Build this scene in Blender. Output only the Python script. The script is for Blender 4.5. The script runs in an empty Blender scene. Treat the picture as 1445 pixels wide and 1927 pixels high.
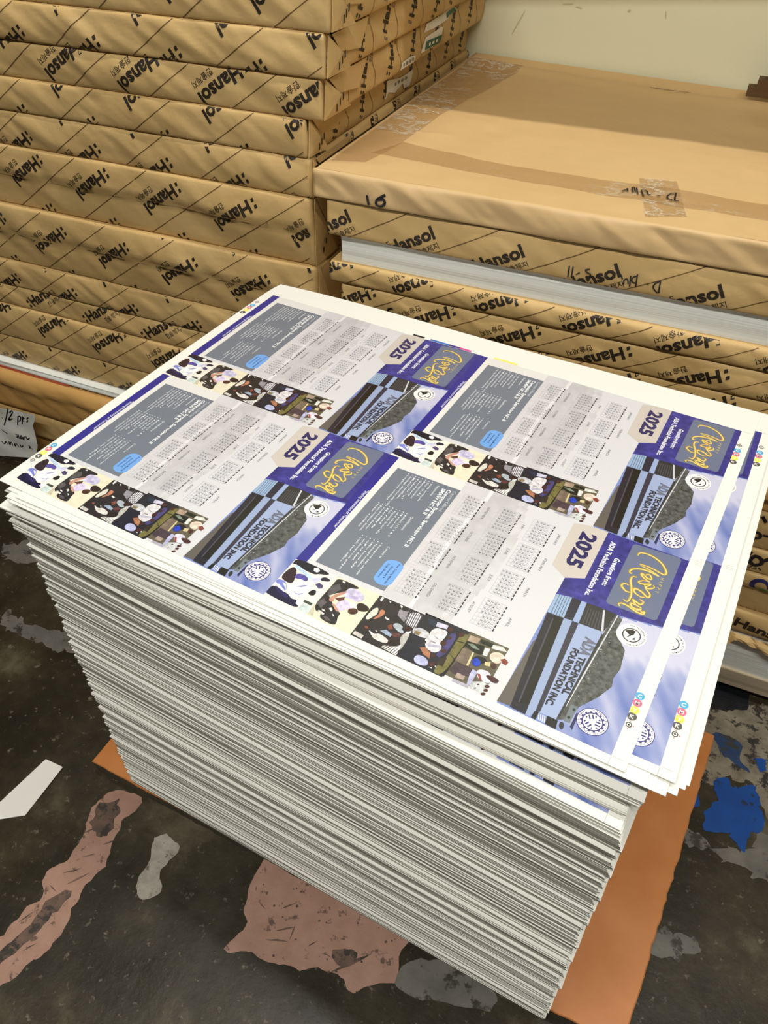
import bpy, bmesh, math, random
from mathutils import Vector, Matrix, noise
from mathutils.geometry import tessellate_polygon

random.seed(7)
scene = bpy.context.scene
COL = scene.collection
R = math.radians

# ---------------------------------------------------------------- camera, world, lights, exposure
cam_data = bpy.data.cameras.new('camera')
cam = bpy.data.objects.new('camera', cam_data)
COL.objects.link(cam)
fwd = Vector((-0.29985, 0.66948, -0.67962)).normalized()
rgt = Vector((0.91318, 0.40756, -0.00141)).normalized()
upv = rgt.cross(fwd).normalized()
cam.matrix_world = Matrix(((rgt.x, upv.x, -fwd.x, 0), (rgt.y, upv.y, -fwd.y, 0), (rgt.z, upv.z, -fwd.z, 1.1177), (0, 0, 0, 1)))
cam_data.sensor_fit = 'HORIZONTAL'
cam_data.sensor_width = 36.0
cam_data.lens = 1495.2 / 1445 * 36.0
cam_data.clip_start = 0.02
scene.camera = cam

world = bpy.data.worlds.new('world')
scene.world = world
world.use_nodes = True
world.node_tree.nodes['Background'].inputs['Color'].default_value = (0.95, 0.90, 0.80, 1)
world.node_tree.nodes['Background'].inputs['Strength'].default_value = 0.08


def area(name, loc, rot, sx, sy, power, col):
    d = bpy.data.lights.new(name, 'AREA')
    d.shape = 'RECTANGLE'
    d.size, d.size_y, d.energy, d.color = sx, sy, power, col
    o = bpy.data.objects.new(name, d)
    COL.objects.link(o)
    o.location, o.rotation_euler = loc, rot
    return o


area('tube_light_over_stacks', (0.05, 0.70, 2.60), (0, 0, 0), 2.2, 0.03, 31.0, (1.0, 0.972, 0.905))
area('tube_light_over_aisle', (0.05, -0.66, 2.75), (R(8), 0, 0), 2.8, 0.10, 73.0, (1.0, 0.98, 0.92))

scene.view_settings.view_transform = 'Standard'
scene.view_settings.look = 'None'
scene.view_settings.exposure = -0.22
scene.view_settings.gamma = 1.0
scene.view_settings.use_curve_mapping = False
scene.cycles.max_bounces = 8
scene.cycles.diffuse_bounces = 4


# ---------------------------------------------------------------- helpers
def lin(c):
    def f(v):
        v = v / 255.0
        return v / 12.92 if v <= 0.04045 else ((v + 0.055) / 1.055) ** 2.4
    return tuple(f(v) for v in c[:3]) + (1.0,)


def tag(o, label=None, cat=None, group=None, kind=None):
    if label: o['label'] = label
    if cat: o['category'] = cat
    if group: o['group'] = group
    if kind: o['kind'] = kind
    return o


def empty(name, loc=(0, 0, 0), rz=0.0):
    o = bpy.data.objects.new(name, None)
    o.empty_display_size = 0.05
    COL.objects.link(o)
    o.location = loc
    o.rotation_euler = (0, 0, rz)
    return o


def mesh_obj(name, verts, faces, mats, parent=None, midx=None, smooth=False, colors=None):
    me = bpy.data.meshes.new(name)
    me.from_pydata(verts, [], faces)
    for m in (mats if isinstance(mats, (list, tuple)) else [mats]):
        me.materials.append(m)
    if midx:
        me.polygons.foreach_set('material_index', midx)
    if smooth:
        me.polygons.foreach_set('use_smooth', [True] * len(me.polygons))
    if colors:
        att = me.color_attributes.new('ink', 'FLOAT_COLOR', 'CORNER')
        buf = []
        for p in me.polygons:
            buf.extend(list(colors[p.index]) * p.loop_total)
        att.data.foreach_set('color', buf)
    me.update()
    o = bpy.data.objects.new(name, me)
    COL.objects.link(o)
    if parent: o.parent = parent
    return o


class NT:
    def __init__(s, name):
        s.m = bpy.data.materials.new(name)
        s.m.use_nodes = True
        s.t = s.m.node_tree
        s.b = s.t.nodes['Principled BSDF']

    def n(s, typ, **kw):
        nd = s.t.nodes.new(typ)
        for k, v in kw.items():
            if k.startswith('_'): setattr(nd, k[1:], v)
            else: nd.inputs[k.replace('_', ' ')].default_value = v
        return nd

    def l(s, a, b): s.t.links.new(a, b)

    def coords(s, scale=(1, 1, 1), rot=(0, 0, 0), obj=True):
        tc = s.n('ShaderNodeTexCoord')
        mp = s.n('ShaderNodeMapping')
        mp.inputs['Scale'].default_value = scale
        mp.inputs['Rotation'].default_value = rot
        s.l(tc.outputs['Object' if obj else 'Generated'], mp.inputs['Vector'])
        return mp.outputs['Vector']

    def noise(s, vec, scale, detail=4, rough=0.55):
        nd = s.n('ShaderNodeTexNoise')
        nd.inputs['Scale'].default_value = scale
        nd.inputs['Detail'].default_value = detail
        nd.inputs['Roughness'].default_value = rough
        s.l(vec, nd.inputs['Vector'])
        return nd.outputs['Fac']

    def ramp(s, fac, stops):
        nd = s.n('ShaderNodeValToRGB')
        cr = nd.color_ramp
        while len(cr.elements) < len(stops): cr.elements.new(0.5)
        for e, (p, c) in zip(cr.elements, stops):
            e.position = p
            e.color = c
        s.l(fac, nd.inputs['Fac'])
        return nd.outputs['Color']

    def bump(s, h, strength=0.3, dist=0.002):
        nd = s.n('ShaderNodeBump')
        nd.inputs['Strength'].default_value = strength
        nd.inputs['Distance'].default_value = dist
        s.l(h, nd.inputs['Height'])
        s.l(nd.outputs['Normal'], s.b.inputs['Normal'])


def g(v, a=1.0): return (v, v, v, a)


def mat_mottled(name, c1, c2, scale=8, rough=0.7, bump=0.15, bscale=120, coat=0.0, stretch=(1, 1, 1), spec=0.5, bdist=0.0015):
    k = NT(name)
    v = k.coords(stretch)
    k.l(k.ramp(k.noise(v, scale, 5, 0.6), [(0.3, lin(c1)), (0.7, lin(c2))]), k.b.inputs['Base Color'])
    k.b.inputs['Roughness'].default_value = rough
    k.b.inputs['Specular IOR Level'].default_value = spec
    if coat:
        k.b.inputs['Coat Weight'].default_value = coat
        k.b.inputs['Coat Roughness'].default_value = 0.12
    if bump: k.bump(k.noise(v, bscale, 3), bump, bdist)
    return k.m


KRAFT = mat_mottled('kraft_wrapper', (196, 162, 104), (208, 175, 117), 9, 0.62, 0.25, 60, bdist=0.003)
KRAFT_TAN = mat_mottled('tan_kraft_wrapper', (204, 170, 118), (210, 177, 126), 6, 0.55, 0.3, 26, bdist=0.004)
KRAFT_OCHRE = mat_mottled('ochre_kraft_wrapper', (196, 150, 84), (206, 160, 94), 7, 0.6, 0.35, 26, stretch=(0.4, 1, 1), bdist=0.005)
KRAFT_DARK = mat_mottled('dark_brown_board', (96, 70, 40), (110, 82, 50), 9, 0.8, 0.2, 70)
GREY_BOARD = mat_mottled('grey_brown_cardboard', (176, 160, 134), (186, 170, 142), 9, 0.8, 0.2, 70)
INK = mat_mottled('black_wrapper_ink', (34, 26, 16), (44, 34, 20), 40, 0.6, 0)
INK_LINE = mat_mottled('brown_wrapper_line', (84, 58, 22), (94, 66, 28), 40, 0.6, 0)
PEN = mat_mottled('black_marker_ink', (22, 18, 20), (30, 26, 28), 60, 0.4, 0)
PAPER = [mat_mottled('white_paper_%s' % nme, a, b, 5, 0.6, 0) for nme, a, b in (
    ('bright', (230, 229, 221), (234, 233, 225)), ('soft', (228, 226, 215), (233, 230, 220)),
    ('ivory', (206, 203, 190), (212, 209, 197)), ('grey', (176, 173, 160), (184, 181, 168)))]


def mat_paper_block():
    k = NT('stacked_paper_edges')
    v = k.coords((1.2, 1.2, 420))
    f = k.noise(v, 1.0, 3, 0.7)
    k.l(k.ramp(f, [(0.25, lin((206, 209, 201))), (0.5, lin((234, 236, 229))), (0.8, lin((244, 245, 239)))]), k.b.inputs['Base Color'])
    k.b.inputs['Roughness'].default_value = 0.7
    k.bump(f, 0.5, 0.001)
    return k.m


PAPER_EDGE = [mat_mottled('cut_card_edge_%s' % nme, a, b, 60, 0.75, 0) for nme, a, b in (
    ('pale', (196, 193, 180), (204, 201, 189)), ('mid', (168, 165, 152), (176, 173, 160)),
    ('grey', (144, 141, 129), (152, 149, 137)), ('dark', (126, 123, 111), (134, 131, 119)))]  # greyish card core, with the shade of the stack front painted into these tones
PAPER_BLOCK = mat_paper_block()


def mat_print():
    k = NT('printed_ink_on_coated_paper')
    a = k.n('ShaderNodeAttribute')
    a.attribute_name = 'ink'
    k.l(a.outputs['Color'], k.b.inputs['Base Color'])
    k.b.inputs['Roughness'].default_value = 0.38
    k.b.inputs['Coat Weight'].default_value = 0.9
    k.b.inputs['Coat Roughness'].default_value = 0.17
    k.bump(k.noise(k.coords(), 420, 2), 0.12, 0.0006)
    return k.m


PRINT = mat_print()


def mat_wall():
    k = NT('cream_painted_wall')
    v = k.coords()
    big = k.noise(v, 2.2, 3)
    k.l(k.ramp(big, [(0.3, lin((240, 238, 203))), (0.7, lin((244, 242, 209)))]), k.b.inputs['Base Color'])
    k.b.inputs['Roughness'].default_value = 0.6
    k.bump(k.noise(v, 35, 3), 0.12, 0.002)
    return k.m


def mat_floor():
    k = NT('worn_painted_concrete')
    v = k.coords()
    n1 = k.noise(v, 4.5, 12, 0.68)
    base = k.ramp(n1, [(0.30, lin((26, 22, 12))), (0.46, lin((40, 35, 22))), (0.56, lin((56, 50, 35))), (0.66, lin((88, 82, 64)))])
    n2 = k.noise(v, 70, 6, 0.7)
    sp = k.ramp(n2, [(0.60, g(0)), (0.68, g(1))])
    mx = k.n('ShaderNodeMix', _data_type='RGBA')
    k.l(sp, mx.inputs[0])
    k.l(base, mx.inputs[6])
    mx.inputs[7].default_value = lin((104, 98, 82))
    k.l(mx.outputs[2], k.b.inputs['Base Color'])
    k.l(k.ramp(k.noise(v, 6, 5), [(0.3, g(0.30)), (0.7, g(0.52))]), k.b.inputs['Roughness'])
    k.b.inputs['Specular IOR Level'].default_value = 0.35
    k.bump(k.noise(v, 22, 7, 0.65), 0.35, 0.004)
    return k.m


def mat_patch(name, c1, c2, cdark, scale=30, thr=0.62, rough=0.5, bump=0.3):
    k = NT(name)
    v = k.coords()
    base = k.ramp(k.noise(v, scale, 5), [(0.3, lin(c1)), (0.7, lin(c2))])
    sp = k.ramp(k.noise(v, scale * 1.3, 6, 0.7), [(thr, g(0)), (thr + 0.06, g(1))])
    mx = k.n('ShaderNodeMix', _data_type='RGBA')
    k.l(sp, mx.inputs[0])
    k.l(base, mx.inputs[6])
    mx.inputs[7].default_value = lin(cdark)
    k.l(mx.outputs[2], k.b.inputs['Base Color'])
    k.b.inputs['Roughness'].default_value = rough
    k.bump(k.noise(v, scale * 2, 5), bump, 0.002)
    return k.m


def mat_board():
    k = NT('orange_varnished_board')
    v = k.coords()
    k.l(k.ramp(k.noise(v, 14, 5), [(0.3, lin((188, 116, 56))), (0.7, lin((202, 132, 76)))]), k.b.inputs['Base Color'])
    k.b.inputs['Roughness'].default_value = 0.34
    k.b.inputs['Coat Weight'].default_value = 0.5
    k.b.inputs['Coat Roughness'].default_value = 0.16
    k.bump(k.noise(v, 60, 4), 0.08, 0.002)
    return k.m


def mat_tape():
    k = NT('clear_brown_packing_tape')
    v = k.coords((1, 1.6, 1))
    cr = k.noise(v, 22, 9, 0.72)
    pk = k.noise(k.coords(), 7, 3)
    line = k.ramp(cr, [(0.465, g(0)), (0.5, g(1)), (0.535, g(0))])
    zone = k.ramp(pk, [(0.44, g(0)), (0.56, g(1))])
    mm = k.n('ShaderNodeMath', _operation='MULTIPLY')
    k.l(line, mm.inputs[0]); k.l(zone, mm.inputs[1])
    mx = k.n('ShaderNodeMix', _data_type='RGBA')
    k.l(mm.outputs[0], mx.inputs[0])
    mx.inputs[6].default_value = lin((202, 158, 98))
    mx.inputs[7].default_value = lin((255, 244, 218))  # crinkle highlights painted into the tape colour as pale streaks
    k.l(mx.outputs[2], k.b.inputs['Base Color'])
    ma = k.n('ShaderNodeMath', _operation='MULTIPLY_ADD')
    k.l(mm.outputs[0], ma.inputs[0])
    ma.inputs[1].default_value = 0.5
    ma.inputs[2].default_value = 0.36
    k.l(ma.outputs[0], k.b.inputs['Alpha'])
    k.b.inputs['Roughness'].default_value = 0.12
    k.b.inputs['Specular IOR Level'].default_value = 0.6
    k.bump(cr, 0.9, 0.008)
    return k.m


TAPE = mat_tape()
COLOR_MATS = {}


def cmat(name, c, rough=0.5):
    if name not in COLOR_MATS:
        COLOR_MATS[name] = mat_mottled(name, c, tuple(min(255, v + 6) for v in c), 30, rough, 0)
    return COLOR_MATS[name]


# ---------------------------------------------------------------- flat artwork builder
TEXT_CACHE = {}


def text_tris(body, bold=0.0, res=2):
    key = (body, bold, res)
    if key not in TEXT_CACHE:
        c = bpy.data.curves.new('t', 'FONT')
        c.body, c.offset, c.resolution_u, c.size = body, bold, res, 1.0
        c.fill_mode = 'FRONT'
        o = bpy.data.objects.new('t', c)
        COL.objects.link(o)
        m = bpy.data.meshes.new_from_object(o)
        vs = [(v.co.x, v.co.y) for v in m.vertices]
        fs = [tuple(p.vertices) for p in m.polygons]
        bpy.data.objects.remove(o)
        bpy.data.meshes.remove(m)
        bpy.data.curves.remove(c)
        x0 = min(v[0] for v in vs); x1 = max(v[0] for v in vs)
        TEXT_CACHE[key] = ([(x - x0, y) for x, y in vs], fs, x1 - x0)
    return TEXT_CACHE[key]


class Art:
    """2D ink layers: polygons, strokes and lettering, later laid onto a surface."""
    def __init__(s):
        s.v, s.f, s.c, s.lay = [], [], [], []

    def raw(s, verts, faces, col, layer):
        b = len(s.v)
        s.v += verts
        for f in faces:
            s.f.append(tuple(b + i for i in f))
            s.c.append(col)
            s.lay.append(layer)

    def poly(s, pts, col, layer=1):
        t = tessellate_polygon([[Vector((x, y, 0)) for x, y in pts]])
        s.raw(list(pts), [tuple(q) for q in t], col, layer)

    def rect(s, x0, y0, x1, y1, col, layer=1): s.raw([(x0, y0), (x1, y0), (x1, y1), (x0, y1)], [(0, 1, 2, 3)], col, layer)

    def soft(s, pts, col, layer, size, amt, seed=0.0, it=2):
        for _ in range(it):
            out = []
            for i in range(len(pts)):
                a, b = pts[i], pts[(i + 1) % len(pts)]
                out += [(a[0] * .75 + b[0] * .25, a[1] * .75 + b[1] * .25), (a[0] * .25 + b[0] * .75, a[1] * .25 + b[1] * .75)]
            pts = out
        s.grainy(pts, col, layer, size, amt, seed)

    def cells(s, x0, y0, x1, y1, nx, ny, fn, layer):
        for j in range(ny):
            for i in range(nx):
                xa, xb = x0 + (x1 - x0) * i / nx, x0 + (x1 - x0) * (i + 1) / nx
                ya, yb = y0 + (y1 - y0) * j / ny, y0 + (y1 - y0) * (j + 1) / ny
                c = fn((xa + xb) / 2, (ya + yb) / 2)
                if c: s.raw([(xa, ya), (xb, ya), (xb, yb), (xa, yb)], [(0, 1, 2, 3)], c, layer)

    def grainy(s, pts, col, layer, size, amt, seed=0.0):
        """a polygon broken into small facets whose colour wavers like a printed photograph"""
        t = Art()
        t.poly(pts, col, layer)
        for tri, c in drape(t, -9, 9, -9, 9, size):
            x, y = sum(p[0] for p in tri) / 3, sum(p[1] for p in tri) / 3
            k = 1 + amt * (noise.noise(Vector((x * 60, y * 80, seed))) + 0.6 * noise.noise(Vector((x * 170, y * 230, seed + 3))))
            s.raw(list(tri), [(0, 1, 2)], (min(1, c[0] * k), min(1, c[1] * k), min(1, c[2] * k), 1), layer)

    def ring(s, cx, cy, r0, r1, col, layer, n=28, sx=1, sy=1):
        vs = []
        for i in range(n):
            a = 2 * math.pi * i / n
            vs += [(cx + sx * r0 * math.cos(a), cy + sy * r0 * math.sin(a)), (cx + sx * r1 * math.cos(a), cy + sy * r1 * math.sin(a))]
        s.raw(vs, [(2 * i, 2 * i + 1, (2 * i + 3) % (2 * n), (2 * i + 2) % (2 * n)) for i in range(n)], col, layer)

    def disc(s, cx, cy, r, col, layer, n=28, sx=1, sy=1):
        s.poly([(cx + sx * r * math.cos(2 * math.pi * i / n), cy + sy * r * math.sin(2 * math.pi * i / n)) for i in range(n)], col, layer)

    def stroke(s, pts, w, col, layer, smooth=0, taper=False, asp=1.0):
        pts = [Vector(p) for p in pts]
        if smooth and len(pts) > 2:
            out = []
            for i in range(len(pts) - 1):
                p0 = pts[max(i - 1, 0)]; p1 = pts[i]; p2 = pts[i + 1]; p3 = pts[min(i + 2, len(pts) - 1)]
                for j in range(smooth):
                    t = j / smooth
                    out.append(0.5 * ((2 * p1) + (p2 - p0) * t + (2 * p0 - 5 * p1 + 4 * p2 - p3) * t * t + (3 * p1 - p0 - 3 * p2 + p3) * t ** 3))
            pts = out + [pts[-1]]
        n = len(pts)
        vs = []
        for i, p in enumerate(pts):
            d = (pts[min(i + 1, n - 1)] - pts[max(i - 1, 0)])
            d = Vector((d.x, d.y * asp))
            d = d.normalized() if d.length > 1e-9 else Vector((1, 0))
            ww = w * 0.5
            if taper: ww *= 0.45 + 0.55 * math.sin(math.pi * (i + 0.5) / n)
            q = Vector((-d.y, d.x)) * ww
            vs += [(p.x + q.x, p.y + q.y / asp), (p.x - q.x, p.y - q.y / asp)]
        s.raw(vs, [(2 * i, 2 * i + 1, 2 * i + 3, 2 * i + 2) for i in range(n - 1)], col, layer)

    def text(s, body, x0, x1, y0, cap, col, layer, bold=0.0, center=False, shear=0.0, xy=lambda x, y: (x, y), res=2):
        vs, fs, w = text_tris(body, bold, res)
        k = (x1 - x0) / w
        ky = cap / 0.73
        s.raw([xy(x0 + x * k + shear * y * ky, y0 + y * ky) for x, y in vs], fs, col, layer)


def clip_tri(poly, lo, hi, ax):
    for lim, sg in ((lo, 1), (hi, -1)):
        out = []
        for i in range(len(poly)):
            a, b = poly[i - 1], poly[i]
            da, db = sg * (a[ax] - lim), sg * (b[ax] - lim)
            if (da >= 0) != (db >= 0):
                t = da / (da - db)
                out.append((a[0] + (b[0] - a[0]) * t, a[1] + (b[1] - a[1]) * t))
            if db >= 0: out.append(b)
        poly = out
        if len(poly) < 3: return []
    return poly


def drape(art, x0, x1, y0, y1, maxlen):
    """clip to a rectangle and split into small triangles so that the ink follows a wavy surface"""
    res = []
    for f, c in zip(art.f, art.c):
        pl = [art.v[i] for i in f]
        pl = clip_tri(pl, x0, x1, 0)
        if pl: pl = clip_tri(pl, y0, y1, 1)
        if not pl: continue
        st = [(pl[0], pl[i], pl[i + 1]) for i in range(1, len(pl) - 1)]
        while st:
            a, b, d = st.pop()
            e = [(a[0] - b[0]) ** 2 + (a[1] - b[1]) ** 2, (b[0] - d[0]) ** 2 + (b[1] - d[1]) ** 2, (d[0] - a[0]) ** 2 + (d[1] - a[1]) ** 2]
            m = max(e)
            if m < maxlen * maxlen: res.append(((a, b, d), c)); continue
            k = e.index(m)
            if k == 1: a, b, d = b, d, a
            elif k == 2: a, b, d = d, a, b
            h = ((a[0] + b[0]) / 2, (a[1] + b[1]) / 2)
            st.append((a, h, d)); st.append((h, b, d))
    return res
PHOTO_INK = [
((14,14,36),[(777,-1),(770,37),(777,121),(793,113),(801,92),(813,83),(814,58),(809,30),(801,10),(811,3)]),
((44,24,38),[(817,8),(824,27),(860,40),(900,47),(901,22),(888,-1)]),
((84,74,158),[(842,34),(833,57),(844,77),(863,76),(859,59),(871,38)]),
((190,215,238),[(804,12),(805,28),(817,54),(832,87),(844,83),(833,57),(825,33),(816,15)]),
((120,130,205),[(903,-2),(898,21),(913,36),(933,44),(952,43),(938,21),(925,-1)]),
((240,240,246),[(921,9),(938,38),(948,47),(948,36)]),
((240,240,246),[(909,18),(911,32),(934,43)]),
((240,240,246),[(921,0),(929,16),(943,31),(935,14)]),
((18,16,56),[(989,-1),(977,0),(937,0),(948,31),(948,58),(964,76),(956,92),(974,96),(983,112),(995,94)]),
((40,34,90),[(936,7),(947,38),(960,65),(972,61),(958,23)]),
((240,240,246),[(920,44),(886,47),(868,64),(863,82),(864,97),(882,103),(901,95),(923,101),(947,93),(958,78),(953,58)]),
((140,140,185),[(932,68),(928,83),(914,96),(934,86)]),
((140,140,185),[(902,61),(879,79),(875,90),(894,77)]),
((20,15,26),[(903,104),(881,110),(881,121),(903,126),(913,118),(911,107)]),
((240,240,246),[(784,66),(775,77),(786,88),(800,84),(798,72)]),
((28,24,52),[(818,105),(802,113),(805,133),(818,133),(825,118),(828,110)]),
((212,212,240),[(847,79),(823,93),(816,107),(834,108),(855,98),(859,87)]),
((70,60,104),[(855,103),(840,111),(846,126),(860,130),(868,121)]),
((60,70,66),[(942,110),(942,137),(955,138),(954,111)]),
((198,214,212),[(982,112),(960,114),(957,139),(995,143),(994,113)]),
((225,225,238),[(954,94),(954,106),(978,108),(975,95)]),
((203,198,176),[(994,145),(934,141),(973,156),(993,162)]),
((34,31,38),[(780,147),(782,218),(794,220),(806,193),(831,195),(866,162),(929,148),(941,144),(815,148)]),
((86,82,86),[(830,146),(807,164),(827,178),(866,167),(887,157)]),
((40,36,42),[(941,144),(874,151),(885,171),(907,186),(927,214),(932,223),(953,223),(972,230),(995,231),(991,180),(965,177),(968,157)]),
((90,84,86),[(932,144),(899,153),(912,169),(945,165)]),
((90,84,86),[(975,184),(970,201),(980,215),(988,204)]),
((226,222,214),[(964,162),(957,166),(962,185),(971,184)]),
((226,222,214),[(946,168),(946,177),(952,183),(953,173)]),
((226,222,214),[(948,203),(950,211),(959,212)]),
((226,222,214),[(786,165),(785,174),(793,176),(793,167)]),
((226,222,214),[(933,186),(924,189),(930,197),(941,197)]),
((205,200,230),[(815,193),(797,204),(803,241),(826,255),(852,245),(852,223),(855,203),(845,194)]),
((176,168,205),[(838,208),(829,235),(840,238),(849,215)]),
((192,140,124),[(875,166),(824,192),(831,200),(875,178),(899,185),(901,169)]),
((90,50,48),[(878,180),(852,202),(873,207),(883,194)]),
((210,198,228),[(900,190),(867,204),(862,221),(867,247),(886,255),(896,231),(927,219),(917,205)]),
((240,232,226),[(864,219),(862,242),(886,255),(891,238)]),
((74,42,36),[(890,261),(900,262),(910,258),(916,250),(916,242),(910,236),(900,234),(890,238),(883,246),(883,255)]),
((42,26,26),[(861,244),(846,252),(848,271),(858,285),(877,282),(888,263),(881,251)]),
((202,152,132),[(908,184),(903,191),(925,217),(931,209)]),
((142,138,148),[(799,356),(784,380),(850,389),(840,362)]),
((30,26,32),[(856,341),(829,358),(852,392),(863,361)]),
((30,26,32),[(785,315),(782,324),(787,354),(780,379),(801,382),(801,347)]),
((226,226,232),[(790,385),(781,425),(888,424),(895,404),(857,419),(853,390)]),
((74,66,80),[(788,384),(788,387),(859,395),(857,392)]),
((74,66,80),[(788,390),(787,393),(863,400),(861,397)]),
((74,66,80),[(787,396),(787,399),(867,406),(866,403)]),
((74,66,80),[(787,402),(786,405),(872,412),(870,409)]),
((74,66,80),[(786,408),(786,410),(876,417),(874,414)]),
((74,66,80),[(786,413),(785,416),(880,423),(878,420)]),
((74,66,80),[(785,419),(785,422),(885,429),(883,425)]),
((222,217,204),[(843,295),(835,304),(866,312),(885,305),(906,301),(907,289),(864,291)]),
((192,128,98),[(836,310),(837,326),(857,329),(889,317),(895,309),(863,316)]),
((235,232,228),[(799,292),(780,292),(781,299),(804,299)]),
((235,232,228),[(861,335),(864,349),(872,347),(868,336)]),
((235,232,228),[(785,315),(786,323),(795,325)]),
((235,232,228),[(783,350),(783,359),(796,360)]),
((188,186,180),[(914,402),(884,412),(888,424),(997,426),(995,376),(981,378),(971,400),(953,418)]),
((236,234,230),[(992,375),(966,413),(944,419),(999,424)]),
((70,62,68),[(994,380),(993,383),(971,391),(973,388)]),
((70,62,68),[(994,388),(994,391),(970,398),(971,395)]),
((70,62,68),[(995,395),(994,398),(969,404),(970,402)]),
((70,62,68),[(995,403),(995,406),(968,411),(969,409)]),
((70,62,68),[(995,410),(995,413),(967,418),(968,416)]),
((70,62,68),[(996,418),(995,420),(965,425),(967,422)]),
((226,221,216),[(944,315),(955,340),(940,348),(951,383),(967,384),(973,372),(973,345),(966,337)]),
((150,166,188),[(929,346),(913,359),(923,381),(935,381),(935,366)]),
((172,182,192),[(883,365),(864,372),(868,394),(885,395),(889,407),(903,400),(895,382)]),
((132,72,56),[(895,355),(879,363),(898,373),(909,365)]),
((132,72,56),[(937,302),(934,311),(944,316),(946,308)]),
((92,50,50),[(916,378),(904,393),(913,404),(928,395),(929,383)]),
((28,18,20),[(953,381),(930,404),(939,414),(955,416),(968,399),(967,384)]),
((46,22,26),[(861,421),(869,421),(879,416),(885,409),(886,401),(881,395),(873,395),(863,400),(857,408),(856,416)]),
((202,197,192),[(992,288),(975,288),(978,317),(995,317)]),
((202,197,192),[(934,333),(936,342),(941,341)]),
((22,24,44),[(988,432),(887,426),(888,462),(928,471),(996,463)]),
((112,106,60),[(791,541),(779,566),(995,558),(998,529),(955,532),(919,541),(836,539)]),
((70,62,118),[(805,513),(803,536),(929,532),(928,510),(900,517),(861,518)]),
((45,35,30),[(929,527),(917,542),(960,545),(959,527)]),
((216,212,216),[(836,465),(814,472),(808,490),(808,505),(825,509),(867,505),(885,516),(908,515),(925,500),(908,472),(888,473),(887,464),(857,468)]),
((186,184,206),[(898,470),(879,509),(887,514),(905,486)]),
((150,148,156),[(875,479),(875,495),(881,495),(880,481)]),
((150,148,156),[(850,477),(855,496),(859,493)]),
((200,196,220),[(786,466),(781,498),(800,500),(808,470)]),
((196,196,202),[(874,421),(840,429),(845,464),(864,469),(879,465),(881,433)]),
((132,116,82),[(863,426),(860,445),(876,444),(879,430)]),
((30,42,66),[(788,438),(784,463),(812,469),(814,452)]),
((170,116,86),[(925,465),(912,478),(927,497),(952,504),(945,484)]),
((186,190,228),[(957,469),(952,489),(964,506),(988,509),(995,481),(981,467)]),
((64,30,30),[(859,520),(867,521),(874,519),(878,514),(877,509),(871,505),(863,504),(855,506),(851,511),(853,516)]),
((64,30,30),[(890,531),(896,532),(902,530),(905,526),(905,521),(901,518),(894,517),(889,520),(885,524),(886,528)]),
((64,30,30),[(790,515),(796,516),(802,514),(806,509),(805,505),(801,501),(794,501),(788,503),(785,507),(785,512)]),
((64,30,30),[(962,526),(969,526),(976,523),(980,518),(980,513),(975,509),(968,508),(961,511),(957,516),(957,522)]),
((64,30,30),[(790,549),(798,550),(804,548),(808,544),(807,539),(802,535),(794,534),(788,537),(784,541),(785,546)]),
((64,30,30),[(828,524),(833,525),(838,523),(840,520),(840,517),(836,514),(831,514),(826,515),(824,518),(824,522)]),
((64,30,30),[(929,513),(934,514),(939,512),(942,508),(942,504),(938,502),(933,501),(928,503),(925,507),(925,511)]),
((14,14,16),[(776,565),(775,569),(994,561),(996,556)]),
((14,14,16),[(830,539),(823,560),(827,562),(833,540)]),
((14,14,16),[(891,537),(909,562),(913,561)]),
((14,14,16),[(864,537),(865,546),(868,546)]),
((235,235,235),[(971,526),(966,529),(976,532)]),
((235,235,235),[(984,514),(982,522),(986,523)]),
((168,147,128),[(781,563),(778,592),(806,591),(810,564)]),
((14,20,20),[(813,563),(801,612),(844,616),(846,598),(837,567)]),
((122,134,122),[(821,568),(813,583),(827,606),(831,589)]),
((122,106,92),[(847,564),(847,592),(914,594),(912,563)]),
((70,55,66),[(913,570),(915,615),(951,615),(967,577),(957,563)]),
((26,32,26),[(778,592),(776,630),(795,630),(795,596)]),
((222,222,216),[(780,629),(772,654),(786,670),(794,650),(799,629)]),
((222,222,216),[(807,614),(804,628),(840,630),(842,618)]),
((226,208,192),[(817,635),(800,652),(807,671),(829,672),(853,665),(852,648),(839,636)]),
((122,56,46),[(828,664),(816,674),(825,686),(843,684),(840,673)]),
((24,48,152),[(874,601),(857,608),(870,626),(890,627),(902,617),(895,603)]),
((20,22,30),[(873,598),(853,609),(849,628),(860,638),(878,629)]),
((30,64,190),[(877,602),(863,610),(872,623),(889,625),(900,616)]),
((216,202,152),[(864,633),(857,646),(876,650),(880,636)]),
((216,202,152),[(912,595),(847,592),(848,596),(911,601)]),
((70,36,36),[(861,664),(869,665),(876,663),(879,659),(877,655),(872,651),(864,650),(857,652),(854,656),(855,661)]),
((186,186,222),[(915,615),(919,629),(981,631),(989,622),(940,615)]),
((226,222,238),[(911,624),(896,644),(904,665),(945,672),(945,654),(941,636)]),
((150,68,60),[(924,630),(922,638),(943,650),(947,645)]),
((70,34,40),[(917,649),(908,664),(911,687),(924,689),(933,682),(931,667)]),
((172,152,142),[(956,586),(956,608),(974,608),(979,585)]),
((176,172,188),[(987,584),(984,628),(997,629),(997,584)]),
((202,206,206),[(966,628),(945,654),(950,670),(991,675),(992,631)]),
((74,34,30),[(953,675),(958,675),(962,673),(965,669),(965,666),(962,663),(957,663),(952,665),(950,669),(950,672)]),
((74,34,30),[(970,676),(974,676),(979,674),(981,671),(982,667),(979,665),(974,665),(970,667),(967,670),(967,674)]),
((74,34,30),[(987,675),(991,675),(996,673),(999,669),(999,666),(996,663),(992,664),(988,666),(985,669),(985,673)]),
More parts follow.
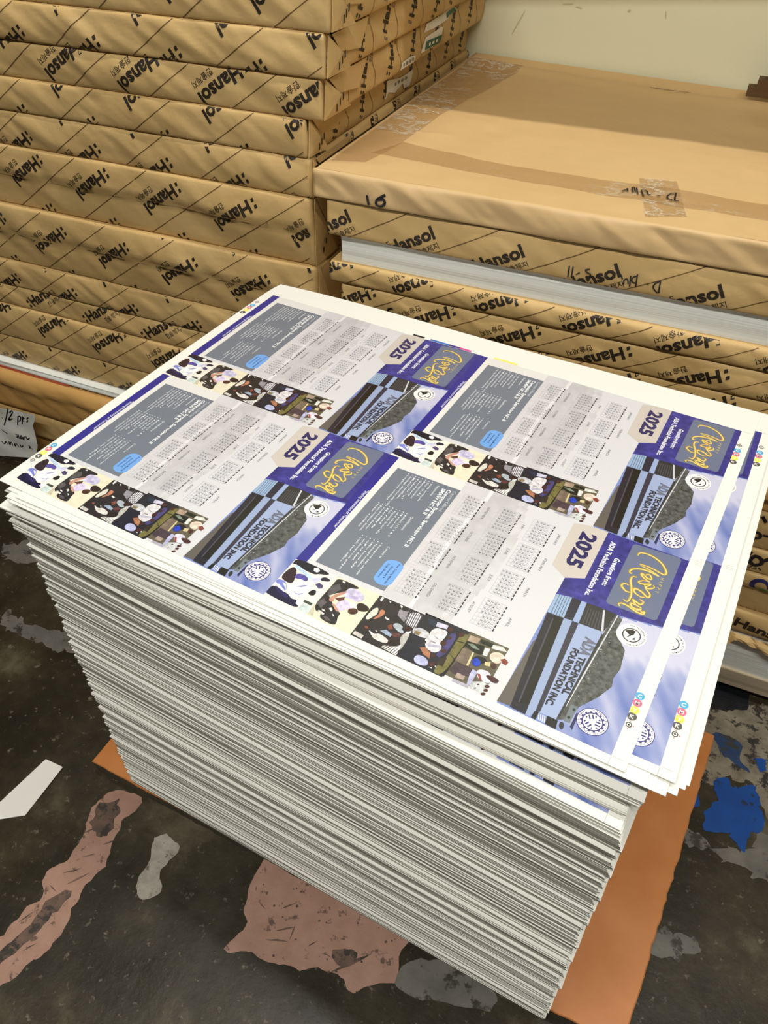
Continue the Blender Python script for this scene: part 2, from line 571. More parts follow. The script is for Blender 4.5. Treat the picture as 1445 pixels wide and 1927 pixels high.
((74,34,30),[(963,650),(965,650),(967,649),(969,647),(969,645),(967,644),(965,644),(962,645),(961,647),(961,649)]),
((74,34,30),[(982,648),(984,648),(986,646),(988,644),(988,642),(987,641),(985,641),(983,643),(981,645),(981,647)])]
BUILDING_INK = [
((190,196,218),[(408,952),(404,1000),(529,996),(588,968),(563,938),(522,928)]),
((104,124,190),[(592,963),(603,993),(726,983),(802,956),(792,941),(706,936)]),
((92,112,184),[(881,885),(807,957),(728,980),(915,999),(979,892)]),
((176,192,224),[(968,907),(961,941),(988,970),(991,960)]),
((176,192,224),[(878,961),(875,984),(960,981),(963,964)]),
((176,192,224),[(571,958),(561,987),(648,981),(652,961)]),
((96,90,86),[(691,715),(655,728),(990,747),(994,707)]),
((30,28,44),[(536,711),(532,758),(874,775),(996,786),(994,742),(757,724)]),
((14,14,18),[(543,732),(535,758),(954,785),(960,758)]),
((70,70,84),[(553,731),(554,735),(960,758),(960,754)]),
((152,177,208),[(432,710),(419,752),(532,758),(533,711)]),
((84,106,140),[(430,717),(430,719),(533,722),(534,720)]),
((84,106,140),[(428,724),(428,726),(533,730),(534,728)]),
((84,106,140),[(426,731),(426,733),(533,737),(534,735)]),
((84,106,140),[(424,738),(424,740),(534,745),(534,743)]),
((84,106,140),[(422,745),(422,747),(534,752),(534,750)]),
((34,34,54),[(419,752),(418,779),(529,782),(532,758)]),
((152,172,212),[(418,779),(417,794),(528,800),(528,782)]),
((44,44,48),[(417,794),(414,843),(417,882),(524,866),(529,799)]),
((78,80,86),[(439,804),(439,806),(520,810),(520,808)]),
((78,80,86),[(438,811),(438,813),(520,818),(521,816)]),
((78,80,86),[(438,819),(438,821),(521,826),(521,824)]),
((78,80,86),[(438,826),(437,828),(521,834),(521,832)]),
((78,80,86),[(437,833),(437,835),(521,842),(521,840)]),
((78,80,86),[(437,840),(437,842),(521,850),(521,848)]),
((62,64,64),[(523,868),(414,878),(431,898),(498,894),(566,935),(655,943),(706,936),(742,941),(808,921),(877,890),(945,877),(960,857),(964,853)]),
((205,208,216),[(420,841),(419,846),(521,866),(523,860)]),
((205,208,216),[(419,881),(419,884),(898,862),(898,858)]),
((150,166,202),[(532,758),(530,781),(955,804),(995,794),(996,783),(813,773)]),
((50,48,66),[(530,781),(529,799),(960,812),(969,801)]),
((158,173,210),[(529,799),(524,866),(964,853),(965,812)]),
((46,48,52),[(534,865),(535,872),(943,859),(954,853)]),
((226,228,232),[(968,810),(967,812),(993,817),(993,815)]),
((226,228,232),[(968,815),(968,817),(993,822),(993,820)]),
((226,228,232),[(968,820),(968,823),(994,827),(994,825)]),
((226,228,232),[(968,825),(968,828),(994,833),(994,830)]),
((20,20,22),[(963,831),(963,858),(999,862),(997,834)]),
((20,20,22),[(967,799),(964,810),(998,810),(997,798)]),
((112,122,128),[(882,870),(879,887),(954,886),(955,871)]),
((44,50,54),[(894,885),(898,885),(901,884),(903,882),(902,880),(899,878),(895,878),(891,879),(890,881),(890,883)]),
((44,50,54),[(931,881),(935,882),(939,881),(940,878),(939,876),(936,874),(932,874),(929,875),(927,877),(928,880)]),
((44,50,54),[(972,876),(981,877),(988,876),(991,873),(988,869),(980,865),(971,864),(963,865),(961,869),(964,873)]),
((36,42,88),[(966,889),(903,890),(903,896),(975,897)]),
((140,146,146),[(545,874),(547,874),(547,872),(545,872),(544,873)]),
((24,26,26),[(483,872),(485,871),(486,870),(484,869),(482,871)]),
((24,26,26),[(786,870),(787,869),(788,868),(786,868),(785,869)]),
((140,146,146),[(562,876),(563,876),(563,875),(562,874),(561,875)]),
((24,26,26),[(825,866),(827,866),(827,864),(826,864),(824,865)]),
((24,26,26),[(772,871),(773,871),(774,870),(772,869),(771,870)]),
((140,146,146),[(476,898),(478,897),(479,896),(477,895),(475,897)]),
((24,26,26),[(517,890),(519,889),(519,888),(518,888),(517,889)]),
((24,26,26),[(444,885),(446,885),(447,883),(445,883),(443,884)]),
((24,26,26),[(791,878),(793,878),(793,876),(792,876),(790,877)]),
((200,204,206),[(625,874),(627,874),(628,873),(626,872),(625,873)]),
((20,22,24),[(474,892),(478,891),(478,889),(476,889),(473,890)]),
((200,204,206),[(733,871),(735,871),(736,869),(734,869),(732,870)]),
((24,26,26),[(618,876),(620,876),(620,874),(618,874),(617,875)]),
((140,146,146),[(520,888),(522,888),(523,886),(521,886),(519,887)]),
((140,146,146),[(811,868),(812,867),(813,867),(812,866),(811,867)]),
((200,204,206),[(559,893),(562,892),(562,890),(560,890),(558,891)]),
((200,204,206),[(584,876),(586,876),(586,874),(585,874),(583,875)]),
((24,26,26),[(595,873),(598,872),(598,870),(596,869),(594,871)]),
((24,26,26),[(760,876),(762,876),(762,875),(761,875),(760,876)]),
((200,204,206),[(580,875),(582,875),(583,873),(581,873),(579,874)]),
((140,146,146),[(568,877),(570,876),(571,875),(569,875),(567,876)]),
((200,204,206),[(548,893),(549,893),(549,892),(548,892),(547,892)]),
((24,26,26),[(596,886),(598,885),(599,884),(597,884),(596,885)]),
((140,146,146),[(848,877),(850,876),(850,875),(849,875),(848,876)]),
((200,204,206),[(623,876),(624,875),(624,874),(623,874),(622,875)]),
((200,204,206),[(748,883),(750,882),(751,881),(749,880),(747,881)]),
((200,204,206),[(672,886),(673,886),(674,885),(672,884),(671,885)]),
((20,22,24),[(492,894),(495,893),(495,891),(493,891),(491,892)]),
((20,22,24),[(714,873),(716,872),(716,871),(715,871),(713,872)]),
((140,146,146),[(617,870),(619,870),(620,868),(618,868),(617,869)]),
((140,146,146),[(712,879),(714,879),(714,878),(713,878),(712,879)]),
((140,146,146),[(455,883),(457,882),(457,881),(456,881),(455,882)]),
((24,26,26),[(762,877),(763,877),(763,876),(762,875),(761,876)]),
((20,22,24),[(470,897),(472,896),(473,895),(471,894),(469,895)]),
((200,204,206),[(835,879),(838,879),(838,877),(836,877),(834,878)]),
((140,146,146),[(651,871),(653,871),(653,870),(652,869),(651,870)]),
((24,26,26),[(584,894),(586,893),(587,892),(585,891),(583,893)]),
((24,26,26),[(778,879),(780,879),(781,877),(779,877),(777,878)]),
((24,26,26),[(586,884),(588,883),(589,882),(587,882),(585,883)]),
((140,146,146),[(836,879),(837,879),(837,878),(836,878),(835,878)]),
((140,146,146),[(759,874),(761,873),(762,872),(760,871),(758,872)]),
((20,22,24),[(728,880),(730,880),(731,878),(729,878),(728,879)]),
((140,146,146),[(820,870),(821,870),(822,869),(821,869),(820,869)]),
((20,22,24),[(454,895),(455,895),(456,894),(454,893),(453,894)]),
((140,146,146),[(802,879),(805,878),(806,877),(803,876),(801,878)]),
((20,22,24),[(509,896),(512,896),(512,894),(510,893),(508,895)]),
((200,204,206),[(817,875),(818,875),(818,874),(817,874),(816,874)]),
((140,146,146),[(660,881),(662,881),(662,879),(661,879),(659,880)]),
((200,204,206),[(461,875),(464,875),(464,873),(462,872),(460,874)]),
((20,22,24),[(569,882),(571,882),(571,881),(570,881),(569,882)]),
((140,146,146),[(615,881),(617,881),(617,880),(616,879),(614,880)]),
((200,204,206),[(769,873),(771,873),(772,872),(770,871),(769,872)]),
((20,22,24),[(488,898),(491,897),(491,896),(489,895),(487,897)]),
((140,146,146),[(617,894),(619,893),(620,892),(618,891),(616,893)]),
((200,204,206),[(721,879),(723,878),(723,877),(721,877),(720,878)]),
((140,146,146),[(771,871),(773,870),(774,869),(771,868),(770,870)]),
((24,26,26),[(735,876),(738,876),(738,874),(736,873),(734,875)]),
((200,204,206),[(682,881),(684,880),(684,879),(682,878),(681,880)]),
((20,22,24),[(713,870),(714,870),(714,869),(713,869),(712,870)]),
((24,26,26),[(663,885),(665,884),(666,883),(664,883),(663,884)]),
((200,204,206),[(604,882),(607,881),(608,879),(605,878),(603,880)]),
((20,22,24),[(724,884),(726,884),(726,883),(725,882),(724,883)]),
((20,22,24),[(765,881),(768,881),(769,879),(766,878),(764,880)]),
((24,26,26),[(699,880),(700,880),(700,879),(699,879),(698,880)]),
((140,146,146),[(843,872),(844,872),(845,871),(843,870),(842,871)]),
((24,26,26),[(724,884),(725,884),(726,883),(724,883),(723,884)]),
((200,204,206),[(536,887),(538,886),(539,884),(537,884),(535,885)]),
((24,26,26),[(471,900),(474,899),(475,898),(472,897),(470,899)]),
((200,204,206),[(715,876),(717,876),(717,875),(716,875),(714,876)])]
SCRIPT_STROKES = [[(72,863),(58,863),(49,870),(45,890),(53,913),(72,935),(103,952),(121,953),(125,945),(116,918),(113,894),(116,877)],[(121,880),(127,907),(144,939),(137,909),(142,882),(158,865),(175,861),(183,865),(177,869)],[(169,901),(153,913),(172,924),(176,912),(161,895),(173,895),(186,909),(191,923)],[(191,923),(198,904),(214,895),(215,910),(201,928),(226,918),(228,928),(213,939),(201,935)],[(215,913),(234,920),(257,937),(275,933),(259,915),(253,896),(264,892),(278,901),(285,918),(279,926)],[(191,886),(198,874),(222,874),(257,884),(303,892),(334,889),(330,877)],[(249,874),(248,862),(263,857),(274,863),(285,875),(282,886)],[(300,916),(305,928),(324,924),(317,907),(312,900),(333,913),(338,929)],[(340,930),(335,914),(335,900),(350,905),(354,918),(346,931),(361,919)],[(350,929),(359,934),(351,941),(365,940),(368,926),(361,909),(354,893),(353,878),(362,871),(371,876)]]
# ---------------------------------------------------------------- the room
def wall_y(x): return 1.516 - 0.110 * x


def build_room():
    m = mat_floor()
    pink = mat_patch('pink_primer_patch', (150, 114, 96), (164, 128, 110), (92, 70, 58), 34, 0.58, 0.55, 0.35)
    streak = mat_patch('dark_scuff', (70, 56, 46), (110, 84, 70), (46, 38, 30), 30, 0.5, 0.6)
    bone = mat_patch('grey_filler_spot', (142, 137, 124), (172, 167, 154), (98, 92, 80), 60, 0.58, 0.8, 0.8)
    greyp = mat_patch('grey_paint_remnant', (84, 82, 76), (112, 108, 100), (50, 46, 38), 22, 0.55, 0.45)
    crust = mat_patch('rough_bare_cement', (92, 84, 68), (140, 130, 112), (40, 36, 28), 34, 0.52, 0.7, 0.9)
    blue = mat_patch('blue_floor_paint', (4, 62, 132), (8, 72, 146), (30, 42, 56), 22, 0.60, 0.35, 0.2)
    dblue = mat_patch('worn_blue_floor_paint', (20, 52, 92), (34, 62, 100), (50, 48, 44), 30, 0.52, 0.5, 0.5)
    black = mat_patch('black_floor_patch', (16, 18, 22), (26, 28, 32), (44, 46, 52), 40, 0.66, 0.35, 0.4)
    mats = [m, pink, streak, bone, greyp, crust, blue, dblue, black]
    vs = [(-3.2, -2.2, 0), (2.6, -2.2, 0), (2.6, 2.2, 0), (-3.2, 2.2, 0)]
    fs = [(0, 1, 2, 3)]
    mi = [0]
    rnd = random.Random(3)

    def blotch(pts, mat, z, jag=0.006):
        out = []
        if len(pts) > 4:
            cc = []
            for i in range(len(pts)):
                a, b = Vector(pts[i]), Vector(pts[(i + 1) % len(pts)])
                cc += [tuple(a.lerp(b, .22)), tuple(a.lerp(b, .78))]
            pts = cc
        n = len(pts)
        for i in range(n):
            a = Vector(pts[i]); b = Vector(pts[(i + 1) % n])
            k = max(2, int((b - a).length / 0.006))
            for j in range(k):
                p = a.lerp(b, j / k)
                nz = noise.noise_vector(Vector((p.x * 60, p.y * 60, mat))) + 0.6 * noise.noise_vector(Vector((p.x * 160, p.y * 160, mat + 5)))
                out.append((p.x + nz.x * jag, p.y + nz.y * jag))
        b0 = len(vs)
        vs.extend([(x, y, z) for x, y in out])
        for t in tessellate_polygon([[Vector((x, y, 0)) for x, y in out]]):
            t = [b0 + i for i in t]
            pa, pb, pc = (Vector(vs[i]) for i in t)
            if (pb - pa).cross(pc - pa).z < 0: t.reverse()
            fs.append(tuple(t)); mi.append(mat)

    blotch([(0.182, .88), (.245, .915), (.274, .935), (.40, .93), (.44, .74), (.33, .70), (.276, .739), (.259, .769), (.223, .771), (.209, .747), (.189, .75), (.12, .752), (.13, .838)], 5, .0004, .012)
    blotch([(-.616, .143), (-.70, .06), (-.64, .02), (-.575, .1), (-.569, .113), (-.563, .138), (-.552, .154), (-.549, .188), (-.558, .221), (-.559, .249), (-.55, .276), (-.56, .299), (-.572, .336), (-.566, .357), (-.561, .382), (-.591, .384), (-.618, .372), (-.625, .35), (-.623, .332), (-.606, .293), (-.604, .266), (-.618, .246), (-.621, .232), (-.603, .207), (-.615, .183)], 1, .0004, .005)
    blotch([(-.61, .10), (-.596, .17), (-.590, .219), (-.575, .235), (-.570, .21), (-.578, .175), (-.589, .138), (-.60, .09)], 2, .0007, .006)
    blotch([(-.62, .344), (-.601, .366), (-.585, .36), (-.581, .34), (-.570, .316), (-.589, .306), (-.61, .312)], 2, .0007, .009)
    blotch([(-.514, .334), (-.506, .35), (-.49, .348), (-.474, .344), (-.468, .333), (-.474, .32), (-.478, .305), (-.469, .293), (-.459, .281), (-.465, .267), (-.478, .26), (-.492, .266), (-.501, .285), (-.5, .299), (-.503, .314)], 3, .0005, .003)
    blotch([(-.355, .365), (-.356, .336), (-.345, .307), (-.329, .29), (-.344, .257), (-.335, .253), (-.311, .267), (-.289, .263), (-.278, .263), (-.256, .271), (-.238, .272), (-.218, .285), (-.189, .291), (-.172, .272), (-.154, .288), (-.14, .303), (-.12, .305), (-.135, .349), (-.10, .42), (-.221, .46), (-.345, .44)], 1, .0004, .004)
    blotch([(-.215, .305), (-.20, .318), (-.183, .322), (-.178, .308), (-.195, .296)], 2, .0007, .004)
    blotch([(-.125, .326), (-.107, .345), (-.074, .36), (-.023, .36), (.0, .344), (-.007, .325), (-.057, .312), (-.103, .303), (-.121, .303)], 4, .0005, .004)
    blotch([(.212, .76), (.223, .771), (.232, .757), (.246, .76), (.259, .769), (.272, .758), (.276, .734), (.287, .717), (.274, .701), (.262, .692), (.26, .66), (.246, .669), (.24, .685), (.221, .669), (.207, .673), (.201, .698), (.208, .718), (.215, .731), (.209, .747)], 6, .0007, .008)
    blotch([(.15, .718), (.188, .726), (.193, .705), (.165, .695)], 6, .0007, .004)
    blotch([(.194, .842), (.227, .847), (.24, .837), (.238, .814), (.262, .788), (.242, .797), (.222, .801), (.203, .817)], 7, .0007, .007)
    blotch([(.259, .823), (.276, .825), (.28, .805), (.271, .798)], 6, .0008, .003)
    blotch([(.13, .93), (.179, .946), (.24, .944), (.245, .915), (.221, .895), (.181, .887), (.13, .89)], 8, .0008, .006)  # black patch on the floor along the right stack's base
    blotch([(.15, .660), (.206, .662), (.225, .655), (.265, .659), (.291, .713), (.36, .70), (.35, .62), (.295, .63), (.25, .635), (.217, .643), (.15, .635)], 4, .0005, .012)
    blotch([(.15, .5), (.191, .518), (.209, .513), (.227, .504), (.212, .49), (.155, .47)], 4, .0005, .010)
    blotch([(-1.142, .7), (-1.108, .748), (-1.01, .759), (-.916, .723), (-.944, .695), (-1.028, .703), (-1.094, .674)], 4, .0005, .016)
    blotch([(-1.012, .559), (-1.012, .586), (-.946, .568), (-.894, .578), (-.81, .589), (-.771, .569), (-.854, .545), (-.938, .545), (-.998, .545)], 4, .0005, .014)
    for (xa, ya, xb, yb2) in ((-.334, .325, -.318, .318), (-.30, .327, -.283, .343), (-.293, .300, -.270, .315), (-.272, .318, -.270, .298), (-.30, .285, -.27, .296), (-.245, .300, -.236, .312), (-.205, .283, -.165, .327), (-.345, .340, -.342, .333), (-.225, .30, -.21, .302), (-.235, .335, -.228, .340),
                              (-.60, .245, -.58, .262), (-.585, .235, -.565, .262), (-.605, .225, -.59, .222), (-.575, .30, -.56, .315), (-.612, .30, -.60, .318), (-.60, .19, -.61, .17), (-.57, .16, -.58, .145), (-.59, .275, -.575, .285)):
        d = Vector((xb - xa, yb2 - ya))
        blotch([(xa, ya), (xa + d.x * .5 - d.y * .05, ya + d.y * .5 + d.x * .05), (xb, yb2), (xa + d.x * .5 + d.y * .05, ya + d.y * .5 - d.x * .05)], 2, .0009, .0012)
    for q in range(26):
        xa, ya = rnd.uniform(-.34, -.14), rnd.uniform(.27, .36)
        r_ = rnd.uniform(.0008, .0022)
        blotch([(xa - r_, ya), (xa, ya - r_), (xa + r_, ya), (xa, ya + r_)], 2, .0010, .0006)
    o = mesh_obj('floor', vs, fs, mats, midx=mi)
    tag(o, 'dark worn concrete floor with pink, grey and blue paint patches', 'floor', kind='structure')

    mw = mat_wall()
    scuff = mat_mottled('wall_scuff', (206, 200, 164), (214, 208, 172), 30, 0.7, 0)
    x0, x1, th = -3.2, 2.6, 0.1
    vs = [(x0, wall_y(x0), 0), (x1, wall_y(x1), 0), (x1, wall_y(x1), 2.75), (x0, wall_y(x0), 2.75),
          (x0, wall_y(x0) + th, 0), (x1, wall_y(x1) + th, 0), (x1, wall_y(x1) + th, 2.75), (x0, wall_y(x0) + th, 2.75)]
    fs = [(0, 1, 2, 3), (5, 4, 7, 6), (4, 0, 3, 7), (1, 5, 6, 2), (3, 2, 6, 7), (4, 5, 1, 0)]
    mi = [0] * 6
    for (x, z, w, h, an) in [(-.355, .835, .010, .0012, .1), (-.335, .832, .006, .0012, -.1), (-.19, .835, .0012, .006, .2), (-.44, .80, .0012, .024, -.5),
                             (.0, .835, .004, .006, .2), (.085, .805, .003, .003, 0), (-.37, .842, .004, .001, 0), (-.25, .835, .003, .002, .3), (-.06, .88, .003, .002, 0)]:
        b0 = len(vs)
        n = 8
        for i in range(n):
            a = 2 * math.pi * i / n
            px, pz = w * math.cos(a), h * math.sin(a)
            xx = x + px * math.cos(an) - pz * math.sin(an)
            vs.append((xx, wall_y(xx) - 0.0006, z + px * math.sin(an) + pz * math.cos(an)))
        fs.append(tuple(range(b0, b0 + n)))
        mi.append(1)
    tag(mesh_obj('wall_back', vs, fs, [mw, scuff], midx=mi), 'cream painted wall behind the paper stacks', 'wall', kind='structure')
    # an unseen ledge, added along the wall only to shade the rear of the stacks
    yb = 1.082
    vs = [(x0, yb, 1.25), (x1, yb, 1.25), (x1, wall_y(x1), 1.25), (x0, wall_y(x0), 1.25),
          (x0, yb, 1.31), (x1, yb, 1.31), (x1, wall_y(x1), 1.31), (x0, wall_y(x0), 1.31)]
    fs = [(3, 2, 1, 0), (4, 5, 6, 7), (0, 1, 5, 4), (1, 2, 6, 5), (2, 3, 7, 6), (3, 0, 4, 7)]
    tag(mesh_obj('added_shade_ledge_1', vs, fs, mw), 'unseen cream ledge added above the stacks to shade their rear', 'ledge', kind='structure')


build_room()


# ---------------------------------------------------------------- wrapped reams
def fbm(x, y, z):
    return noise.noise(Vector((x, y, z))) + 0.5 * noise.noise(Vector((x * 2.1, y * 2.1, z + 3))) + 0.25 * noise.noise(Vector((x * 4.3, y * 4.3, z + 9)))


class Ream:
    """a packet of paper folded into wrapping: front face looks to -y, right face to +x"""
    def __init__(s, x0, x1, yf, z0, z1, seed, wrinkle=0.003, crease=None, pillow=0.003, r=0.004, depth=0.62, step=0.004, slant=None, folds=0.0):
        s.x0, s.x1, s.yf, s.z0, s.z1, s.seed = x0, x1, yf, z0, z1, seed
        s.w, s.crease, s.pillow, s.r, s.depth, s.step = wrinkle, crease, pillow, min(r, (z1 - z0) * 0.3), depth, step
        s.folds = folds

    def back(s, x): return min(s.yf + s.depth, wall_y(x) - 0.008)

    def inset(s, t):
        H = s.z1 - s.z0
        d = min(t, H - t)
        if d >= s.r: return 0.0
        q = 1 - d / s.r
        return s.r * (1 - math.sqrt(max(0.0, 1 - q * q)))

    def disp(s, p, t, face):
        H = s.z1 - s.z0
        tt = t / H
        env = min(1.0, 4 * tt * (1 - tt) + 0.15)
        d = s.pillow * 4 * tt * (1 - tt)
        # oblique pulled folds, longer along the slope than across it
        a = (p * 0.83 - t * 0.55); b = (p * 0.55 + t * 0.83)
        q = fbm(a * 5.0, b * 26.0, s.seed * 1.7 + face * 11)
        d += s.w * q * env
        d += s.w * 0.5 * noise.noise(Vector((p * 9, t * 14, s.seed * 3.1 + face))) * env
        if s.folds:
            f = noise.noise(Vector((p * 2.2, 0.3, s.seed)))
            ph = (p * 0.75 + t * 1.0) * 26 + 2.2 * noise.noise(Vector((p * 3, t * 4, s.seed + 7)))
            d += s.folds * max(0.0, f + 0.25) * math.sin(ph) * env
        if s.crease and face == 0:
            wob = 0.03 * noise.noise(Vector((p * 6, 1.0, s.seed)))
            u = (tt - s.crease - wob)
            d += 0.0075 / (1 + math.exp(-u * 34)) - 0.0035 - 0.004 * math.exp(-(u / 0.035) ** 2)
        return d

    def front(s, x, z, lift=0.0):
        t = min(max(z - s.z0, 0), s.z1 - s.z0)
        return (x, s.yf + s.inset(t) - s.disp(x, t, 0) - lift, s.z0 + t)

    def right(s, y, z, lift=0.0):
        t = min(max(z - s.z0, 0), s.z1 - s.z0)
        f = min(1.0, (y - s.yf) / 0.02)
        return (s.x1 - s.inset(t) + s.disp(y, t, 1) * f + lift, y, s.z0 + t)

    def body(s):
        H = s.z1 - s.z0
        lv = sorted(set([0, s.r * 0.12, s.r * 0.4, s.r] + [s.r + (H - 2 * s.r) * i / 10 for i in range(1, 10)] + [H - s.r, H - s.r * 0.4, H - s.r * 0.12, H]))
        nf = int((s.x1 - s.x0) / s.step)
        nr = int(s.depth / 0.007)
        vs, fs = [], []
        N = None
        for t in lv:
            i0 = s.inset(t)
            ring = []
            for i in range(nf + 1):
                x = s.x0 + (s.x1 - s.x0) * i / nf
                e = min(1.0, (s.x1 - x) / 0.012)
                px = min(x, s.x1 - i0)
                ring.append((px, s.yf + i0 - s.disp(x, t, 0) * (0.3 + 0.7 * e), s.z0 + t))
            yb = s.back(s.x1)
            for j in range(1, nr + 1):
                y = s.yf + (yb - s.yf) * j / nr
                f = min(1.0, (y - s.yf) / 0.02)
                ring.append((s.x1 - i0 + s.disp(y, t, 1) * f, y, s.z0 + t))
            for i in range(5, -1, -1):
                x = s.x0 + (s.x1 - s.x0) * i / 6
                ring.append((x, s.back(x), s.z0 + t))
            N = len(ring)
            vs += ring
        for k in range(len(lv) - 1):
            for i in range(N):
                a, b = k * N + i, k * N + (i + 1) % N
                fs.append((a, b, b + N, a + N))
        top = (len(lv) - 1) * N
        fs.append(tuple(range(top, top + N)))
        fs.append(tuple(range(N - 1, -1, -1)))
        return vs, fs

    def build(s, name, mats, art_front=None, art_right=None, parent=None):
        vs, fs = s.body()
        mi = [0] * len(fs)
        sm = [True] * (len(fs) - 2) + [False, False]
        for art, fn, lo, hi in ((art_front, s.front, s.x0, s.x1 - 0.002), (art_right, s.right, s.yf + 0.004, s.yf + s.depth)):
            if not art: continue
            for tri, c in drape(art, lo, hi, s.z0 + 0.0006, s.z1 - 0.0006, 0.0075):
                b = len(vs)
                vs += [fn(x, z, 0.0006 if c < 3 else 0.0011) for x, z in tri]
                t = [b, b + 1, b + 2]
                pa, pb, pc = (Vector(vs[i]) for i in t)
                nn = (pb - pa).cross(pc - pa)
                if (nn.y > 0) if fn == s.front else (nn.x < 0): t.reverse()
                fs.append(tuple(t)); mi.append(c); sm.append(False)
        o = mesh_obj(name, vs, fs, mats, parent, mi)
        o.data.polygons.foreach_set('use_smooth', sm)
        return o


CAP = 0.0185
LETLEN = 0.0885


def wordmark(art, ax, az, ang, rev, at='l', k=1.0, flip=False):
    """one 'Hansol' wordmark with its Korean name; anchor (ax, az) is the tip of the l or the colon"""
    q = (LETLEN, CAP) if at == 'l' else (0.0, CAP * 0.72)
    a = R(ang + (180 if rev else 0))
    ca, sa = math.cos(a), math.sin(a)

    def xy(x, y):
        x, y = (x - q[0]) * k, (y - q[1]) * k
        return (ax + x * ca - y * sa, az + x * sa + y * ca)
    for y in (0.0015, 0.0110):
        art.raw([xy(0.0006, y), xy(0.0056, y), xy(0.0068, y + 0.0048), xy(0.0018, y + 0.0048)], [(0, 1, 2, 3)], 1, 1)
    art.text('Hansol', 0.0115, LETLEN, 0.0, CAP, 1, 1, bold=0.035, xy=xy)
    art.text('한솔제지', 0.050, 0.0875, -0.0145, 0.0075, 1, 1, xy=xy)


def pattern(x0, x1, z0, z1, anchor, ang=33.0, rev=True, at='l', period=0.1275, k=1.0, lines=True, vshift=(-0.008, -0.079), drift=-0.002):
    """the wrapper's repeat: slanted wordmarks between slanted rules"""
    art = Art()
    n = int((x1 - x0) / period) + 4
    dx, dz = math.cos(R(ang)), math.sin(R(ang))
    for row in range(-3, 4):
        rx = anchor[0] + vshift[0] * row; rz = anchor[1] + vshift[1] * row
        for i in range(-n, n + 1):
            ax, az = rx + period * i, rz + drift * i
            if not (x0 - 0.15 < ax < x1 + 0.15): continue
            if az < z0 - 0.12 or az > z1 + 0.12: continue
            wordmark(art, ax, az, ang, rev, at, k)
    if lines:
        for i in range(-n - 4, n + 5):
            ax = anchor[0] + period * (i + (0.28 if rev else 0.62)); az = anchor[1] + drift * i
            L = 0.35
            art.stroke([(ax - dx * L + dx * L * 2 * j / 60, az - dz * L + dz * L * 2 * j / 60) for j in range(61)], 0.0009, 2, 1)
    return art


def side_pattern(y0, y1, z0, z1, ph, ang=72.0, period=0.085):
    art = Art()
    n = int((y1 - y0) / period) + 2
    for i in range(-1, n + 1):
        wordmark(art, y0 + ph + period * i, z0 + 0.004 + 0.004 * ((i * 7) % 3), ang, False, 'c', 0.82)
        c = y0 + ph + period * (i + 0.5)
        art.stroke([(c + 0.006 * math.sin(j * 0.5), z0 + (z1 - z0) * j / 12) for j in range(13)], 0.0009, 2, 1)
    return art


def end_fold(parent, rm, mats, seed, w=0.055, puff=1.0):
    """the tucked corner of a wrapper on the packet's right end: two creased triangular flaps"""
    rnd = random.Random(seed)
    z0, z1 = rm.z0 + 0.002, rm.z1 - 0.002
    H = z1 - z0
    vs, fs, mi = [], [], []

    def sheet(pts, m=0):
        b = len(vs)
        n = len(pts)
        for lift in (0.0, -0.0008):
            for (y, z, o) in pts:
                vs.append((rm.x1 + 0.0025 + o * puff + lift, rm.yf + y, z))
        fs.append(tuple(range(b, b + n)))
        fs.append(tuple(range(b + 2 * n - 1, b + n - 1, -1)))
        for i in range(n):
            j = (i + 1) % n
            fs.append((b + i, b + n + i, b + n + j, b + j))
        mi.extend([m] * (n + 2))
    j = lambda a: rnd.uniform(-a, a)
    sheet([(0.0, z0, 0.001), (w + j(.008), z0 + 0.03 * H, 0.007 + j(.002)), (w * 0.55, z0 + 0.5 * H, 0.010 + j(.003)), (0.006, z1, 0.002)])
    sheet([(0.012, z1, 0.004), (w * 0.55 + 0.004, z0 + 0.5 * H, 0.003), (w + 0.03, z0 + 0.35 * H, 0.004 + j(.001)), (w + 0.06, z1, 0.0025)])
    # a fragment of print on the flap
    for q in range(3):
        y = w * (0.22 + 0.14 * q); z = z0 + H * (0.16 + 0.1 * q)
        b = len(vs)
        vs.extend([(rm.x1 + 0.003 + 0.010 * puff, rm.yf + y, z), (rm.x1 + 0.003 + 0.010 * puff, rm.yf + y + 0.004, z + 0.001), (rm.x1 + 0.004 + 0.010 * puff, rm.yf + y + 0.003, z + 0.010), (rm.x1 + 0.004 + 0.010 * puff, rm.yf + y - 0.001, z + 0.009)])
        fs.append((b, b + 1, b + 2, b + 3)); mi.append(1)
    return mesh_obj('end_fold', vs, fs, mats, parent, mi)


def sticker(parent, rm, quads, name='label_sticker'):
    """paper labels pasted on the packet's right end; quads are (points, colour material)"""
    vs, fs, mats, mi = [], [], [], []
    for lay, (pts, m) in enumerate(quads):
        if m not in mats: mats.append(m)
        art = Art()
        art.poly(pts, 0, 1)
        for tri, c in drape(art, rm.yf, rm.yf + rm.depth, rm.z0, rm.z1, 0.008):
            b = len(vs)
            vs += [rm.right(y, z, 0.0012 + 0.0004 * lay) for y, z in tri]
            t = [b, b + 1, b + 2]
            pa, pb, pc = (Vector(vs[i]) for i in t)
            if (pb - pa).cross(pc - pa).x < 0: t.reverse()
            fs.append(tuple(t)); mi.append(mats.index(m))
    return mesh_obj(name, vs, fs, mats, parent, mi)


WRAP = [KRAFT, INK, INK_LINE, PEN]
LEFT_GROUP = 'wrapped reams in the tall left stack'
